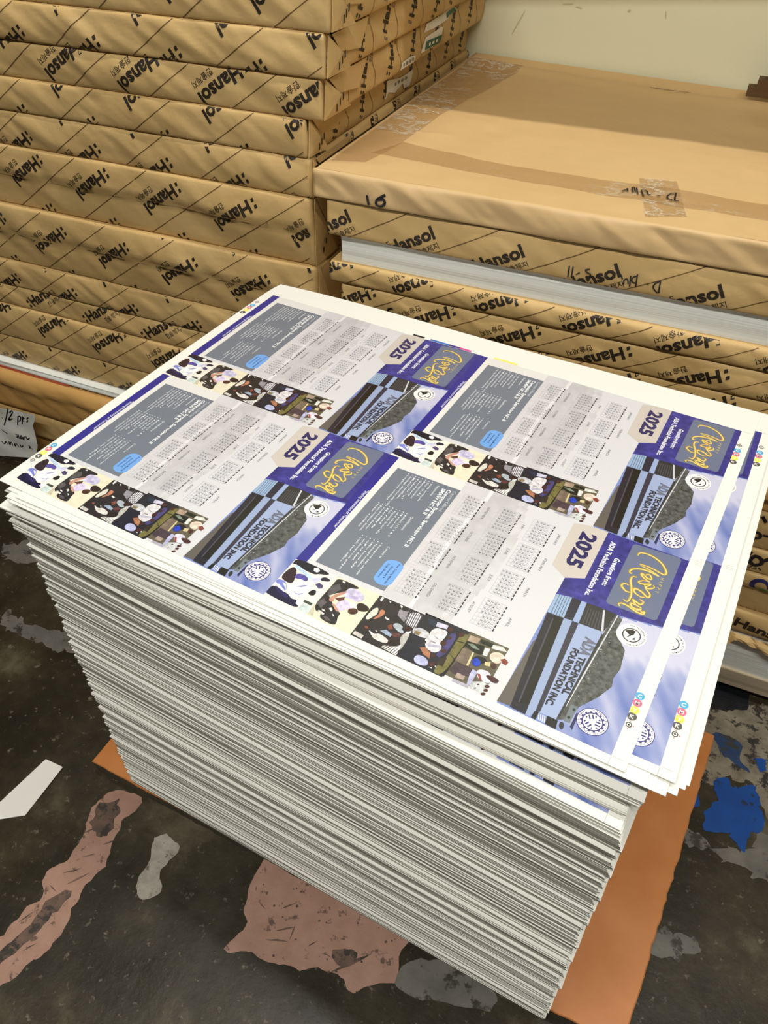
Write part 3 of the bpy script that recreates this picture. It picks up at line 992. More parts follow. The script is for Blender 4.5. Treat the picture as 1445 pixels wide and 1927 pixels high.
# z0, z1, right end x, front y, l-tip anchor, orientation, crease, label
LEFT = [
    (.8957, .9460, -.492, .945, (-.840, .912), True, None, 'kraft ream at the top of the tall left stack, cut by the photo edge'),
    (.8462, .8957, -.500, .943, (-.7677, .882), True, None, 'second ream down the tall left stack, long slanted wrinkles across its front'),
    (.7969, .8462, -.508, .946, (-.8081, .797), True, None, 'ream with the green and white sticker on its end, tall left stack'),
    (.7488, .7969, -.533, .944, (-.8048, .7764), True, None, 'ream with a torn white label on its end, beside the tan kraft packet top'),
    (.6969, .7488, -.530, .945, (-.6864, .7358), True, None, 'ream of the left stack level with the tan kraft packet\'s front face'),
    (.5977, .6969, -.532, .945, (-.8115, .6266), True, .50, 'thick creased ream in mid left stack with four whole wordmarks across it'),
    (.4919, .5977, -.531, .944, (-.8018, .5153), True, .52, 'thick creased ream just above the printed stack\'s far left corner'),
    (.4396, .4919, -.526, .945, (-.8117, .4811), True, None, 'ream of the left stack under the thick ones, only letter tips on its front'),
    (.3974, .4396, -.520, .946, (-1.0117, .4103), False, None, 'thin ream of the left stack whose wordmarks stand the right way up'),
    (.3251, .3974, -.520, .943, (-.9888, .3446), True, None, 'ream of the left stack with a shiny torn upper edge'),
    (.2700, .3251, -.520, .946, (-1.125, .236), True, None, 'lowest wordmark-printed ream of the left stack, on the white sheets'),
]


def build_left_stack():
    for i, (z0, z1, xr, yf, anc, rev, cr, lab) in enumerate(LEFT):
        rm = Ream(xr - 0.92, xr, yf, z0, z1, 10 + i, wrinkle=0.0056 if i in (1, 5, 6) else 0.0038, crease=cr, folds=0.0028 if i in (1, 4, 6) else 0.0016)
        art = pattern(rm.x0, rm.x1, z0, z1, anc, 33.5, rev, 'l' if rev else 'c')
        sa = side_pattern(yf, yf + .62, z0, z1, 0.07 + 0.021 * (i % 3)) if i < 5 else None
        o = rm.build('wrapped_ream', WRAP, art, sa)
        tag(o, lab, 'paper ream', LEFT_GROUP)
        end_fold(o, rm, [KRAFT, INK], 40 + i, 0.05 + 0.008 * (i % 3), 1.0 if i < 4 else 0.45)
        W_ = cmat('white_label_paper', (232, 228, 214)); G_ = cmat('green_label_print', (20, 92, 66)); S_ = cmat('grey_label_print', (120, 116, 106))
        if i == 2:
            tag(sticker(o, rm, [([(1.27, .8065), (1.345, .8055), (1.352, .8265), (1.345, .829), (1.285, .8245)], W_), ([(1.287, .8075), (1.350, .8055), (1.352, .817), (1.288, .819)], G_)]
                + [([(1.300 + q * .013, .8105), (1.308 + q * .013, .8105), (1.308 + q * .013, .8145), (1.300 + q * .013, .8145)], W_) for q in range(3)]), 'white sticker with a green block')
            tag(sticker(o, rm, [([(1.19, .8015), (1.244, .8005), (1.248, .809), (1.225, .812), (1.195, .810)], W_)] + [([(1.20 + q * .011, .804), (1.206 + q * .011, .804), (1.206 + q * .011, .808), (1.20 + q * .011, .808)], S_) for q in range(4)]), 'torn white sticker scrap')
            tag(sticker(o, rm, [([(1.28, .832), (1.38, .833), (1.42, .840), (1.415, .8445), (1.29, .8425)], W_), ([(1.375, .8345), (1.418, .8385), (1.412, .8435), (1.375, .8415)], G_)]), 'long white sticker with a green end')
        if i == 3:
            tag(sticker(o, rm, [([(1.190, .757), (1.20, .767), (1.225, .760), (1.255, .766), (1.262, .757), (1.285, .757), (1.290, .7785), (1.245, .7765), (1.195, .7835)], W_)]
                + [([(1.225 + q * .012, .770), (1.231 + q * .012, .7705), (1.230 + q * .012, .774), (1.224 + q * .012, .7735)], S_) for q in range(4)]), 'ragged torn white label')


build_left_stack()


def slab(name, x0, x1, y0, y1, z0, z1, m, parent=None, seed=0, n=40, bow=0.0, capm=None):
    """a stack of loose sheets or a board: box with slightly wavering edges"""
    vs, fs = [], []
    per = []
    for i in range(n): per.append((x0 + (x1 - x0) * i / n, y0, 0, -1))
    for i in range(10): per.append((x1, y0 + (y1 - y0) * i / 10, 1, 0))
    for i in range(n): per.append((x1 - (x1 - x0) * i / n, y1, 0, 1))
    for i in range(10): per.append((x0, y1 - (y1 - y0) * i / 10, -1, 0))
    N = len(per)
    L = 5
    for k in range(L):
        z = z0 + (z1 - z0) * k / (L - 1)
        for (x, y, nx, ny) in per:
            d = bow * noise.noise(Vector((x * 4 + y * 3, seed, k * 0.6)))
            vs.append((x + nx * d, y + ny * d, z))
    for k in range(L - 1):
        for i in range(N):
            a, b = k * N + i, k * N + (i + 1) % N
            fs.append((a, b, b + N, a + N))
    fs.append(tuple(range((L - 1) * N, L * N)))
    fs.append(tuple(range(N - 1, -1, -1)))
    return mesh_obj(name, vs, fs, m, parent)


def pen_strokes(strokes, w):
    a = Art()
    for st in strokes: a.stroke(st, w, 3, 1, smooth=3 if len(st) > 2 else 0)
    return a


def build_left_base():
    # loose white sheets with a red strip along the lower edge
    t = empty('paper_bundle', (-1.0, .945, .252))
    tag(t, 'thin white sheet bundle with a red lower edge under the left stack', 'paper bundle')
    for nme, z0, z1, m, xr in (('white_sheets', .2585, .2695, PAPER_BLOCK, -.52), ('red_edge_sheet', .2525, .2585, cmat('red_printed_edge', (190, 84, 56)), -1.085)):
        o = slab(nme, -1.44, xr, .930, 1.54, z0, z1, m, None, 3, 60, .002)
        o.parent = t
        o.matrix_parent_inverse = Matrix.Translation((1.0, -.945, -.252))
    rm = Ream(-1.46, -.56, .924, .152, .2525, 61, wrinkle=0.006, pillow=0.006, r=0.012, crease=.62, folds=0.001)
    tag(rm.build('kraft_bundle', [KRAFT_OCHRE]), 'plain ochre kraft bundle with long level folds, low in the left stack', 'paper bundle')
    rm = Ream(-1.50, -.62, .935, .082, .152, 62, wrinkle=0.004, pillow=0.004, r=0.008, folds=0.002)
    tag(rm.build('kraft_bundle', [KRAFT, INK], None, None), 'crumpled kraft bundle with the handwritten white note hung over it', 'paper bundle')
    rm = Ream(-1.50, -.60, .950, .022, .082, 63, wrinkle=0.003)
    tag(rm.build('kraft_bundle', [KRAFT_OCHRE]), 'lowest kraft bundle of the left stack, in shadow near the floor', 'paper bundle')
    o = slab('stack_board', -1.52, -.56, .955, 1.55, .0, .022, KRAFT_DARK, None, 5, 20, .002)
    tag(o, 'dark board on the floor under the tall left stack', 'board')
    # the note
    pts = [(-1.42, .166), (-1.27, .166), (-1.172, .177), (-1.180, .160), (-1.193, .143), (-1.196, .115), (-1.200, .09), (-1.212, .066), (-1.229, .046), (-1.33, .02), (-1.42, .012)]
    art = Art()
    art.poly(pts, 0, 1)
    S = [[(-1.2703, .1536), (-1.2689, .1521)], [(-1.2767, .1386), (-1.2744, .1383)], [(-1.2428, .1744), (-1.278, .1193)], [(-1.2456, .1608), (-1.2364, .169), (-1.2368, .1634), (-1.259, .1382), (-1.2438, .1465)], [(-1.2426, .1468), (-1.242, .1461)],
         [(-1.2245, .1578), (-1.2371, .1316)], [(-1.2245, .1578), (-1.2168, .16), (-1.2241, .1468), (-1.2297, .1451)], [(-1.2103, .162), (-1.2229, .1378)], [(-1.2076, .1591), (-1.2167, .1508), (-1.2117, .1486)], [(-1.1941, .164), (-1.2008, .1593), (-1.2011, .1536), (-1.206, .1485)],
         [(-1.2526, .1059), (-1.2462, .1021), (-1.2526, .0962)], [(-1.2444, .1065), (-1.2452, .0946)], [(-1.2362, .1071), (-1.2418, .0957), (-1.2321, .1026), (-1.2359, .0956)], [(-1.2289, .1055), (-1.2345, .0941)], [(-1.2244, .1069), (-1.2234, .0995), (-1.2154, .1049)], [(-1.2918, .1035), (-1.2853, .0997), (-1.2779, .0981)],
         [(-1.3063, .0696), (-1.3008, .0634), (-1.2931, .0718), (-1.2923, .0641)], [(-1.2837, .0747), (-1.2861, .064), (-1.2776, .0747), (-1.2777, .0647)], [(-1.2692, .0753), (-1.2716, .0646), (-1.2632, .0753), (-1.2609, .0661)], [(-1.2525, .0767), (-1.2539, .0683), (-1.2451, .0751)], [(-1.2259, .0832), (-1.2292, .0723)], [(-1.2231, .0801), (-1.2272, .0749), (-1.2198, .0733)]]
    pen = Art()
    for st in S: pen.stroke(st, 0.0026, 1, 1, smooth=3 if len(st) > 2 else 0)
    vs, fs, mi = [], [], []

    def at(x, z, lift):
        return (x, .905 - 0.004 * noise.noise(Vector((x * 14, z * 20, 2))) - lift, z)
    for a, lift, back in ((art, 0.0, False), (art, -0.0005, True), (pen, 0.0005, False)):
        for tri, c in drape(a, -1.5, -1.1, 0, .2, .009):
            b = len(vs)
            vs += [at(x, z, lift) for x, z in tri]
            t = [b, b + 1, b + 2]
            pa, pb, pc = (Vector(vs[q]) for q in t)
            if ((pb - pa).cross(pc - pa).y > 0) != back: t.reverse()
            fs.append(tuple(t)); mi.append(1 if a is pen else 0)
    o = mesh_obj('paper_note', vs, fs, [cmat('note_paper', (228, 226, 218)), PEN], midx=mi)
    tag(o, 'white paper note with black handwriting hanging on the low left bundles', 'note')


build_left_base()
# ---------------------------------------------------------------- right stack
RIGHT_GROUP = 'wrapped reams in the low right stack'


class KraftTop(Ream):
    """the tan packet on top of the right stack: its whole upper face is modelled"""
    def top(s, x, y, lift=0.0):
        w = 0.0026 * fbm(x * 5, y * 5, 4.0) + 0.0012 * fbm(x * 16 + y * 5, y * 16, 8.0)
        yb = s.back(x)
        e = min(1.0, (y - s.yf) / 0.02, (s.x1 - x) / 0.02, (x - s.x0) / 0.02, (yb - y) / 0.02)
        e = max(0.0, e)
        rid = 0.007 * math.exp(-((y - (yb - 0.075 + 0.012 * math.sin(x * 9))) / 0.016) ** 2)
        rid -= 0.006 * (1 / (1 + math.exp(-(y - (yb - 0.05)) / 0.006)))
        cr = 0.0016 * math.exp(-(((y - s.yf - 0.16) - 0.35 * (x - s.x0)) / 0.004) ** 2) * (1 if x < s.x0 + .12 else 0)
        return (x, y, s.z1 + (w + rid + cr) * e + lift)

    def body(s):
        vs, fs = Ream.body(s)
        fs.pop(); fs.pop()
        H = s.z1 - s.z0
        nx, ny = 150, 100
        b = len(vs)
        r = s.inset(H)
        for j in range(ny + 1):
            for i in range(nx + 1):
                x = s.x0 + r + (s.x1 - s.x0 - 2 * r) * i / nx
                yb = s.back(x)
                y0 = s.yf + r - s.disp(x, H, 0)
                y = y0 + (yb - y0) * j / ny
                vs.append(s.top(x, y))
        for j in range(ny):
            for i in range(nx):
                a = b + j * (nx + 1) + i
                fs.append((a, a + 1, a + nx + 2, a + nx + 1))
        N = len(vs)
        vs += [(s.x0, s.yf + r, s.z0), (s.x1, s.yf + r, s.z0), (s.x1, s.back(s.x1), s.z0), (s.x0, s.back(s.x0), s.z0)]
        fs.append((N + 3, N + 2, N + 1, N))
        fs.append((N, N + 1, N + 2, N + 3))
        return vs, fs

    def inset(s, t):
        return Ream.inset(s, t) if t > 0.5 * (s.z1 - s.z0) else Ream.inset(s, t) * 0.7


def drape_top(rm, art, lift):
    vs, fs, mi = [], [], []
    for tri, c in drape(art, rm.x0 + 0.006, rm.x1 - 0.006, rm.yf + 0.006, 1.6, 0.011):
        b = len(vs)
        vs += [rm.top(x, y, lift) for x, y in tri]
        t = [b, b + 1, b + 2]
        pa, pb, pc = (Vector(vs[q]) for q in t)
        if (pb - pa).cross(pc - pa).z < 0: t.reverse()
        fs.append(tuple(t)); mi.append(c)
    return vs, fs, mi


def build_right_stack():
    X0, X1 = -.515, .385
    # topmost tan packet
    rm = KraftTop(X0, X1, .925, .709, .746, 31, wrinkle=0.0060, pillow=0.002, r=0.004, depth=0.66, folds=0.002)
    ten = pen_strokes([[(-.4356, .7249), (-.4343, .7115)], [(-.4103, .7289), (-.4214, .7217), (-.423, .7146), (-.417, .7129), (-.411, .7179), (-.4132, .723), (-.4214, .7217)]], .0035)
    o = rm.build('kraft_packet', [KRAFT_TAN, INK, INK_LINE, PEN], ten)
    tag(o, 'large plain tan kraft packet with taped top, topmost of the low right stack', 'paper packet')
    note = pen_strokes([[(-.1336, 1.0069), (-.1291, 1.0161), (-.1286, 1.0199)], [(-.1266, 1.0099), (-.1298, 1.0194)], [(-.1202, 1.0092), (-.124, 1.022), (-.1223, 1.0264), (-.1181, 1.0123)], [(-.1137, 1.005), (-.1193, 1.0263)],
                        [(-.1062, 1.0012), (-.1123, 1.0199), (-.1058, 1.0191), (-.1029, 1.0097), (-.0988, 1.008)], [(-.0916, 1.009), (-.0879, 1.0086)], [(-.0719, 1.0234), (-.07, 1.0033), (-.0651, 1.0034)], [(-.0719, 1.0234), (-.0783, 1.0171), (-.0796, 1.0074), (-.0722, 1.0023)]], .0019)
    vs, fs, mi = drape_top(rm, note, 0.0022)
    mesh_obj('handwriting', vs, fs, [PEN], o, [0] * len(fs))
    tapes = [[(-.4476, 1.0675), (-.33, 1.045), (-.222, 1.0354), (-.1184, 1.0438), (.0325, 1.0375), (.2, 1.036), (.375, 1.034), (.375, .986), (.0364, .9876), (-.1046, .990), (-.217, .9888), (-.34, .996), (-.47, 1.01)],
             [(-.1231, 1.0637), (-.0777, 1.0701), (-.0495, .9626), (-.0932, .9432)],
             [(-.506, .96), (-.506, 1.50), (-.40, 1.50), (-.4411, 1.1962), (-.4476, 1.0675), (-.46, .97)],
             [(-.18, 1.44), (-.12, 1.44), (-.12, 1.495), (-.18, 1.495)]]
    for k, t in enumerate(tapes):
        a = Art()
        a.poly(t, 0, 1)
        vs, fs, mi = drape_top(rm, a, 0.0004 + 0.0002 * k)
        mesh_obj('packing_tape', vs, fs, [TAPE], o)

    def ream(z0, z1, x0, yf, seed, anc, rev, at, lab, ang=28.5, extra=None, mats=WRAP, k=0.93, **kw):
        r = Ream(x0, x0 + .90, yf, z0, z1, seed, depth=0.6, **kw)
        a = pattern(r.x0, r.x1, z0, z1, anc, ang, rev, at, period=0.1193, k=k, vshift=(-0.006, -0.078)) if anc else (Art() if extra else None)
        if extra:
            a.raw(extra.v, extra.f, 3, 1)
            a.c[-len(extra.f):] = extra.c
        o = r.build('wrapped_ream', mats, a)
        tag(o, lab, 'paper ream', RIGHT_GROUP)
        return r, o

    hand = pen_strokes([[(-.1667, .6645), (-.1668, .679)], [(-.1624, .6649), (-.1622, .6792)], [(-.1572, .6697), (-.1531, .6728)], [(-.1414, .6806), (-.1467, .6785), (-.1441, .6756), (-.1396, .6739), (-.1419, .6694), (-.1452, .6699)],
                        [(-.0846, .6677), (-.0856, .685)], [(-.0852, .6829), (-.0902, .6797), (-.09, .6743), (-.0847, .6732)], [(-.0916, .6673), (-.0929, .6814)], [(-.0939, .6702), (-.096, .6764), (-.0993, .6746), (-.0992, .6691)], [(-.1015, .6753), (-.1045, .6802), (-.1069, .6819)],
                        [(-.072, .6751), (-.0713, .6746)], [(-.0581, .6818), (-.0635, .6775), (-.0646, .6718), (-.059, .6663)], [(-.0581, .6818), (-.0574, .6666)], [(-.059, .6663), (-.0562, .6676)]], .0016)
    r1, o1 = ream(.659, .709, -.498, .930, 32, (-.3505, .6977), False, 'l', 'ream with upright wordmarks and inked handwriting, just under the tan packet', extra=hand)
    o = slab('paper_block', -.483, .40, .937, 1.49, .622, .659, PAPER_BLOCK, None, 9, 70, .0022)
    tag(o, 'bare white paper block between two wrapped reams of the right stack', 'paper block')
    ream(.5915, .622, -.497, .928, 33, (-.1551, .5848), True, 'l', 'crinkled ream right under the bare white block in the right stack', folds=.0026, wrinkle=.003)
    five = pen_strokes([[(-.4008, .5706), (-.4088, .5681)], [(-.4081, .5675), (-.4088, .5629), (-.4007, .5639), (-.3992, .559), (-.4036, .5551)]], .0026)
    ream(.551, .5915, -.481, .930, 34, (-.069, .5794), True, 'c', 'ream marked with an inked 5, second under the bare white block', folds=.0028, wrinkle=.003, extra=five)
    ream(.497, .551, -.485, .932, 35, (-.0515, .543), True, 'c', 'ream of the right stack whose top edge shows along the printed sheet\'s far edge', folds=.002)
    ream(.447, .497, -.485, .934, 36, (-.10, .46), True, 'l', 'ream of the right stack mostly hidden behind the printed stack', )
    o = slab('paper_block', -.48, .41, .938, 1.48, .428, .447, PAPER_BLOCK, None, 12, 60, .002)
    tag(o, 'thin grey-white paper block at the right photo edge, above plain brown packet', 'paper block')
    r, o = ream(.383, .428, -.485, .930, 37, None, True, 'l', 'plain unprinted brown packet in the right stack, dark level folds', mats=[KRAFT_OCHRE], wrinkle=.006, crease=.5)
    big = pen_strokes([[(.1413, .3468), (.145, .3375), (.1534, .3400), (.1555, .346), (.150, .3505), (.1413, .3468)], [(.158, .3475), (.1629, .3485), (.19, .351)], [(.1478, .3783), (.1552, .3700)]], .0042)
    ream(.319, .383, -.485, .931, 38, None, True, 'l', 'brown ream with big black round lettering near its edge, right stack', extra=big)
    ko = pen_strokes([[(.1526, .3140), (.1475, .2950), (.1440, .293)], [(.1558, .3015), (.160, .308), (.168, .306), (.171, .298), (.164, .292), (.157, .295), (.1558, .3015)], [(.171, .303), (.179, .311), (.19, .318)]], .0058)
    for st in ([(.1465, .2865), (.150, .2895), (.153, .2855)], [(.155, .289), (.158, .283), (.161, .289)], [(.163, .285), (.167, .288), (.1671, .2842)], [(.170, .289), (.174, .285)]):
        ko.stroke(st, .002, 3, 1)
    ream(.275, .319, -.485, .929, 39, None, True, 'l', 'brown ream printed with a heavy black curled emblem, right stack', extra=ko)
    logo = Art()
    ringm, leafm = 4, 5
    pts = [(.181 + .0135 * math.cos(a), .257 + .0135 * math.sin(a)) for a in [R(250 - 9 * q) for q in range(29)]]
    pts2 = [(.183 + .0085 * math.cos(a), .256 + .0085 * math.sin(a)) for a in [R(250 - 9 * q) for q in range(29)]]
    logo.poly(pts + pts2[::-1], ringm, 1)
    logo.poly([(.1735, .244), (.180, .2515), (.188, .253), (.196, .249), (.193, .243), (.184, .2415)], leafm, 1)
    ream(.194, .275, -.485, .932, 40, None, True, 'l', 'brown ream with a round navy and green emblem near its edge', extra=logo,
         mats=WRAP + [cmat('navy_emblem_ink', (34, 34, 84), .6), cmat('green_emblem_ink', (30, 116, 44), .6)], crease=.62)
    rr = Ream(-.485, .415, .930, .146, .194, 41, depth=0.6, wrinkle=.004)
    a = Art()
    wordmark(a, .1597, .1760, -4, False, 'c', 1.05)
    wordmark(a, .02, .176, -4, False, 'c', 1.05)
    o = rr.build('wrapped_ream', WRAP, a)
    tag(o, 'torn-open wrapped ream with a ragged crumpled lower edge above white paper', 'paper ream', RIGHT_GROUP)
    # ragged wrapper skirt hanging over the white paper
    vs, fs = [], []
    n = 60
    for i in range(n + 1):
        x = .10 + .30 * i / n
        low = .1405 + .006 * noise.noise(Vector((x * 40, 3, 1))) - (.014 if .168 < x < .178 else 0) - min(.022, max(0, (x - .19)) * .25)
        for k in range(5):
            z = .150 + (low - .150) * k / 4
            vs.append((x, .924 - .006 * (k / 4) - .010 * abs(noise.noise(Vector((x * 46, k * 0.25, 5)))) * (1 if x > .17 else .3), z))
    for i in range(n):
        for k in range(4):
            q = i * 5 + k
            fs.append((q, q + 1, q + 6, q + 5))
    mesh_obj('torn_wrapper_skirt', vs, fs, [KRAFT], o)
    o = slab('paper_block', -.47, .43, .934, 1.44, .055, .146, PAPER_BLOCK, None, 15, 80, .0035)
    tag(o, 'tall bare white paper block near the floor under the torn wrapper', 'paper block')
    o = slab('base_board', -.47, .44, .930, 1.44, .020, .055, GREY_BOARD, None, 17, 40, .002)
    tag(o, 'thick grey-brown board at the bottom of the right stack', 'board')
    for k, (xa, xb) in enumerate(((.205, .30),)):
        o = slab('pallet_block', xa, xb, .945, 1.40, .0, .020, mat_patch('pallet_wood_%d' % k, (112, 96, 66), (130, 112, 80), (80, 66, 44), 20, .65, .8), None, 19 + k, 12, .001)
        tag(o, 'brown wooden block under the right stack\'s board at the photo edge', 'wood block')
    # dark brown boards leaning up in steps by the wall
    for k in range(6):
        x0 = -.036 + .012 * k
        o = slab('brown_pad', x0, x0 + .20, 1.462, wall_y(x0 + .20) - .012, .7505 + .0125 * k, .7630 + .0125 * k, KRAFT_DARK, None, 23 + k, 10, .0006)
        tag(o, 'dark brown pad stepped up against the cream wall, number %s from the bottom' % ('one', 'two', 'three', 'four', 'five', 'six')[k], 'cardboard pad', 'stepped brown pads by the wall')


build_right_stack()


# ---------------------------------------------------------------- printed calendar artwork
CW, CH = 0.2196, 0.3048          # one calendar as its reader holds it: width, height


def calendar_art():
    A = Art()
    L = lin
    asp = CH / CW
    paper = L((214, 214, 218))
    A.rect(0, 0, 1, 1, paper, 1)
    # pale ghost picture behind the months
    rnd = random.Random(11)
    def ghost(x, y):
        base = 214
        q = noise.noise(Vector((x * 14, y * 22, 1))) + .6 * noise.noise(Vector((x * 40, y * 60, 2)))
        road = .385 - .02 * math.sin(x * 4)
        top = .47 + .035 * math.sin(x * 4.4)
        if y < road - .012: v = 207 + 7 * q
        elif y < road: v = 226
        elif y < top: v = 196 + 9 * q
        elif y < top + .03: v = 205 + 12 * q
        else: return None
        v = min(228, v)
        return L((v, v - 1, v + 2))
    A.cells(0, .286, .772, .55, 70, 44, ghost, 2)
    A.text('FOUNDATION INC.', .12, .72, .292, .022, L((213, 208, 212)), 2.6, .02)
    # bottom strip
    A.rect(0, 0, .778, .034, L((40, 38, 138)), 2)
    A.rect(0, .034, .778, .056, L((228, 227, 224)), 2)
    A.rect(0, .056, .0675, .286, L((226, 225, 223)), 2)
    A.text('"Shaping Innovators of Tomorrow"', .272, .548, .022, .011, L((232, 232, 242)), 3, .01)
    # course panel
    A.rect(.068, .056, .752, .286, L((112, 120, 134)), 3)
    W = L((238, 239, 242))
    A.text('Courses Offered:', .088, .238, .268, .011, L((206, 209, 216)), 4)
    A.text('Computer System Servicing NC II', .090, .495, .2485, .013, W, 4, .03)
    A.text('SMAW NC I & II', .094, .284, .2310, .013, W, 4, .03)
    A.text('Requirements', .090, .165, .211, .008, W, 4)
    A.text('Qualifications', .325, .420, .207, .008, W, 4)
    A.text('Contact us', .532, .606, .208, .008, W, 4)

    def lines(x0, y0, lens, dy, body):
        for i, (w, b) in enumerate(zip(lens, body)):
            A.disc(x0, y0 - i * dy + .002, .0026, W, 4, 8, 1, 1 / asp)
            A.text(b, x0 + .012, x0 + .012 + w, y0 - i * dy, .0062, W, 4, .008, res=1)
    lines(.082, .188, (.13, .10, .13, .12, .15, .16, .22, .19), .0125,
          ('Birth certificate', 'Form 137 / ALS', 'Marriage contract', 'Good moral', 'Pictures 1x1', 'Medical certificate', 'Barangay clearance with seal', 'Long brown envelope'))
    lines(.318, .186, (.15, .10, .10, .16, .10, .14, .16, .18, .16), .0125,
          ('BASIC ICT 1 & 2', '18 years old', 'and above', 'Physically fit and able', 'to read', 'Mentally fit', 'Good moral character', 'Basic computer literate', 'Holder of certificate'))
    lines(.528, .184, (.19, .15, .17, .13, .20, .16), .0135,
          ('message our page and visit', 'Technical Foundation', 'office hours daily', 'call or text', 'enrolment is now going on', 'visit our office'))
    pill = L((112, 166, 232))
    A.disc(.615, .262, .030, pill, 4, 20, 1, 1 / asp * 1.35); A.disc(.700, .262, .030, pill, 4.2, 20, 1, 1 / asp * 1.35)
    A.rect(.615, .233, .700, .291, pill, 4.4)
    for i, b in enumerate(('Free Training Materials', 'Assessment &', 'Daily Allowance')):
        w = (.12, .075, .085)[i]
        A.text(b, .6575 - w / 2, .6575 + w / 2, .271 - .014 * i, .0066, L((34, 40, 96)), 5, .02, res=1)
    # months
    names = ('JANUARY', 'FEBRUARY', 'MARCH', 'APRIL', 'MAY', 'JUNE', 'JULY', 'AUGUST', 'SEPTEMBER', 'OCTOBER', 'NOVEMBER', 'DECEMBER')
    first = (3, 6, 6, 2, 4, 0, 2, 5, 1, 3, 6, 1)
    days = (31, 28, 31, 30, 31, 30, 31, 31, 30, 31, 30, 31)
    ink, grid = L((44, 42, 52)), L((176, 176, 184))
    digs = {}
    for m in range(12):
        c, r = m % 4, m // 4
        gx0 = (.078, .243, .412, .585)[c]; gx1 = gx0 + .142
        gy1 = (.614, .503, .379)[r]; gy0 = gy1 - .072
        cw_, rh = (gx1 - gx0) / 7, (gy1 - gy0) / 7
        wn = len(names[m]) * .0098
        A.text(names[m], (gx0 + gx1) / 2 - wn / 2, (gx0 + gx1) / 2 + wn / 2, gy1 + .016, .0085, L((92, 90, 100)), 4, 0)
        for i in range(7):
            A.rect(gx0 + cw_ * (i + .15), gy1 - rh * .72, gx0 + cw_ * (i + .85), gy1 - rh * .34, ink, 4)
        for i in range(8): A.rect(gx0 + cw_ * i - .0006, gy0, gx0 + cw_ * i + .0006, gy1 - rh, grid, 4)
        for i in range(7): A.rect(gx0, gy0 + rh * i - .0004, gx1, gy0 + rh * i + .0004, grid, 4)
        for d in range(days[m]):
            k = first[m] + d
            x, y = gx0 + cw_ * (k % 7 + .28), gy1 - rh * (k // 7 + 1.86)
            if y < gy0 - .001: y = gy0 + rh * .2; x += cw_ * .3
            s = str(d + 1)
            A.text(s, x, x + cw_ * (.25 if len(s) == 1 else .46), y, rh * .62, ink if d % 7 else L((70, 66, 78)), 5, .015, res=1)
    # year tag
    A.poly([(.018, .653), (0, .70), (0, .757), (.30, .759), (.335, .706), (.292, .657)], L((203, 195, 187)), 4)
    A.text('2025', .046, .262, .690, .046, L((38, 32, 92)), 5, .045)
    # blue greeting band
    A.poly([(0, .757), (.30, .759), (.335, .708), (.440, .708), (.437, .80), (.392, 1), (0, 1)], L((52, 50, 138)), 2)
    def crowd(x, y):
        if x > .437 - .045 * max(0, (y - .8) / .2) - .008 or (x < .335 and y < .760) or y < .709: return None
        q = noise.noise(Vector((x * 22, y * 30, 5))) + .7 * noise.noise(Vector((x * 60, y * 80, 6)))
        k = 1 + .38 * q
        return L((max(20, 52 * k), max(18, 50 * k), min(176, 134 * (1 + .24 * q))))
    A.cells(0, .709, .437, 1, 52, 48, crowd, 3)
    A.poly([(.022, .838), (.372, .838), (.382, .846), (.375, .972), (.365, .979), (.012, .979), (.002, .971), (.012, .846)], L((104, 114, 140)), 4)
    A.text('Greetings from:', .130, .300, .808, .016, L((236, 236, 244)), 4, .03)
    A.text('ADA Technical Foundation Inc.', .046, .382, .778, .016, L((236, 236, 244)), 4, .03)
    for si, st in enumerate(SCRIPT_STROKES):
        p = [(x / 1000, y / 1000) for x, y in st]
        A.stroke(p, .0135, L((158, 126, 50)), 5 + .09 * si, 4, True, asp)
        A.stroke(p, .0085, L((206, 172, 74)), 6 + .09 * si, 4, True, asp)
        A.stroke([(x + .0012, y + .0012) for x, y in p], .0036, L((244, 228, 148)), 7 + .09 * si, 4, True, asp)
    for i, chh in enumerate('HAPPY'):
        x = .146 + .0195 * i
        A.text(chh, x, x + .011, .946, .011, L((214, 186, 90)), 5, .0)
    # photographs down the side
    for (x0, y0, x1, y1, c) in ((.778, 0, 1, .144, (235, 232, 222)), (.778, .144, 1, .284, (231, 223, 198)), (.778, .284, 1, .425, (38, 32, 38)), (.768, .425, 1, .557, (26, 26, 42)), (.766, .557, .985, .670, (96, 88, 72))):
        A.cells(x0, y0, x1, y1, 22, 15, lambda x, y: tuple(min(1, v * (1 + .10 * (noise.noise(Vector((x * 50, y * 60, 9))) + .6 * noise.noise(Vector((x * 140, y * 160, 4)))))) for v in L(c)[:3]) + (1,), 2)
    for i, (c, p) in enumerate(PHOTO_INK):
        pts = [(min(max(x / 1000, .762), 1), min(max(y / 1000, 0), 1)) for x, y in p]
        (A.soft if len(p) > 5 else A.grainy)(pts, L(c), 3 + i * .055, .012, .34, i * 1.3)
    # building picture
    A.poly([(.437, .709), (1, .709), (1, 1), (.392, 1), (.437, .80)], L((122, 140, 200)), 2)
    def sky(x, y):
        if x < .437 - .045 * max(0, (y - .8) / .2) + .006: return None
        q = noise.noise(Vector(((x * .8 + y * .7) * 5, (y - x * .5) * 16, 3))) + .5 * noise.noise(Vector(((x * .8 + y * .7) * 14, (y - x * .5) * 40, 7)))
        pale = max(0.0, 1 - ((x - .46) / .22) ** 2) * .8
        k = min(1, max(0, .42 + .55 * q + pale))
        return L((86 + 112 * k, 106 + 92 * k, 176 + 46 * k))
    A.cells(.40, .86, 1, 1, 70, 30, sky, 2.5)
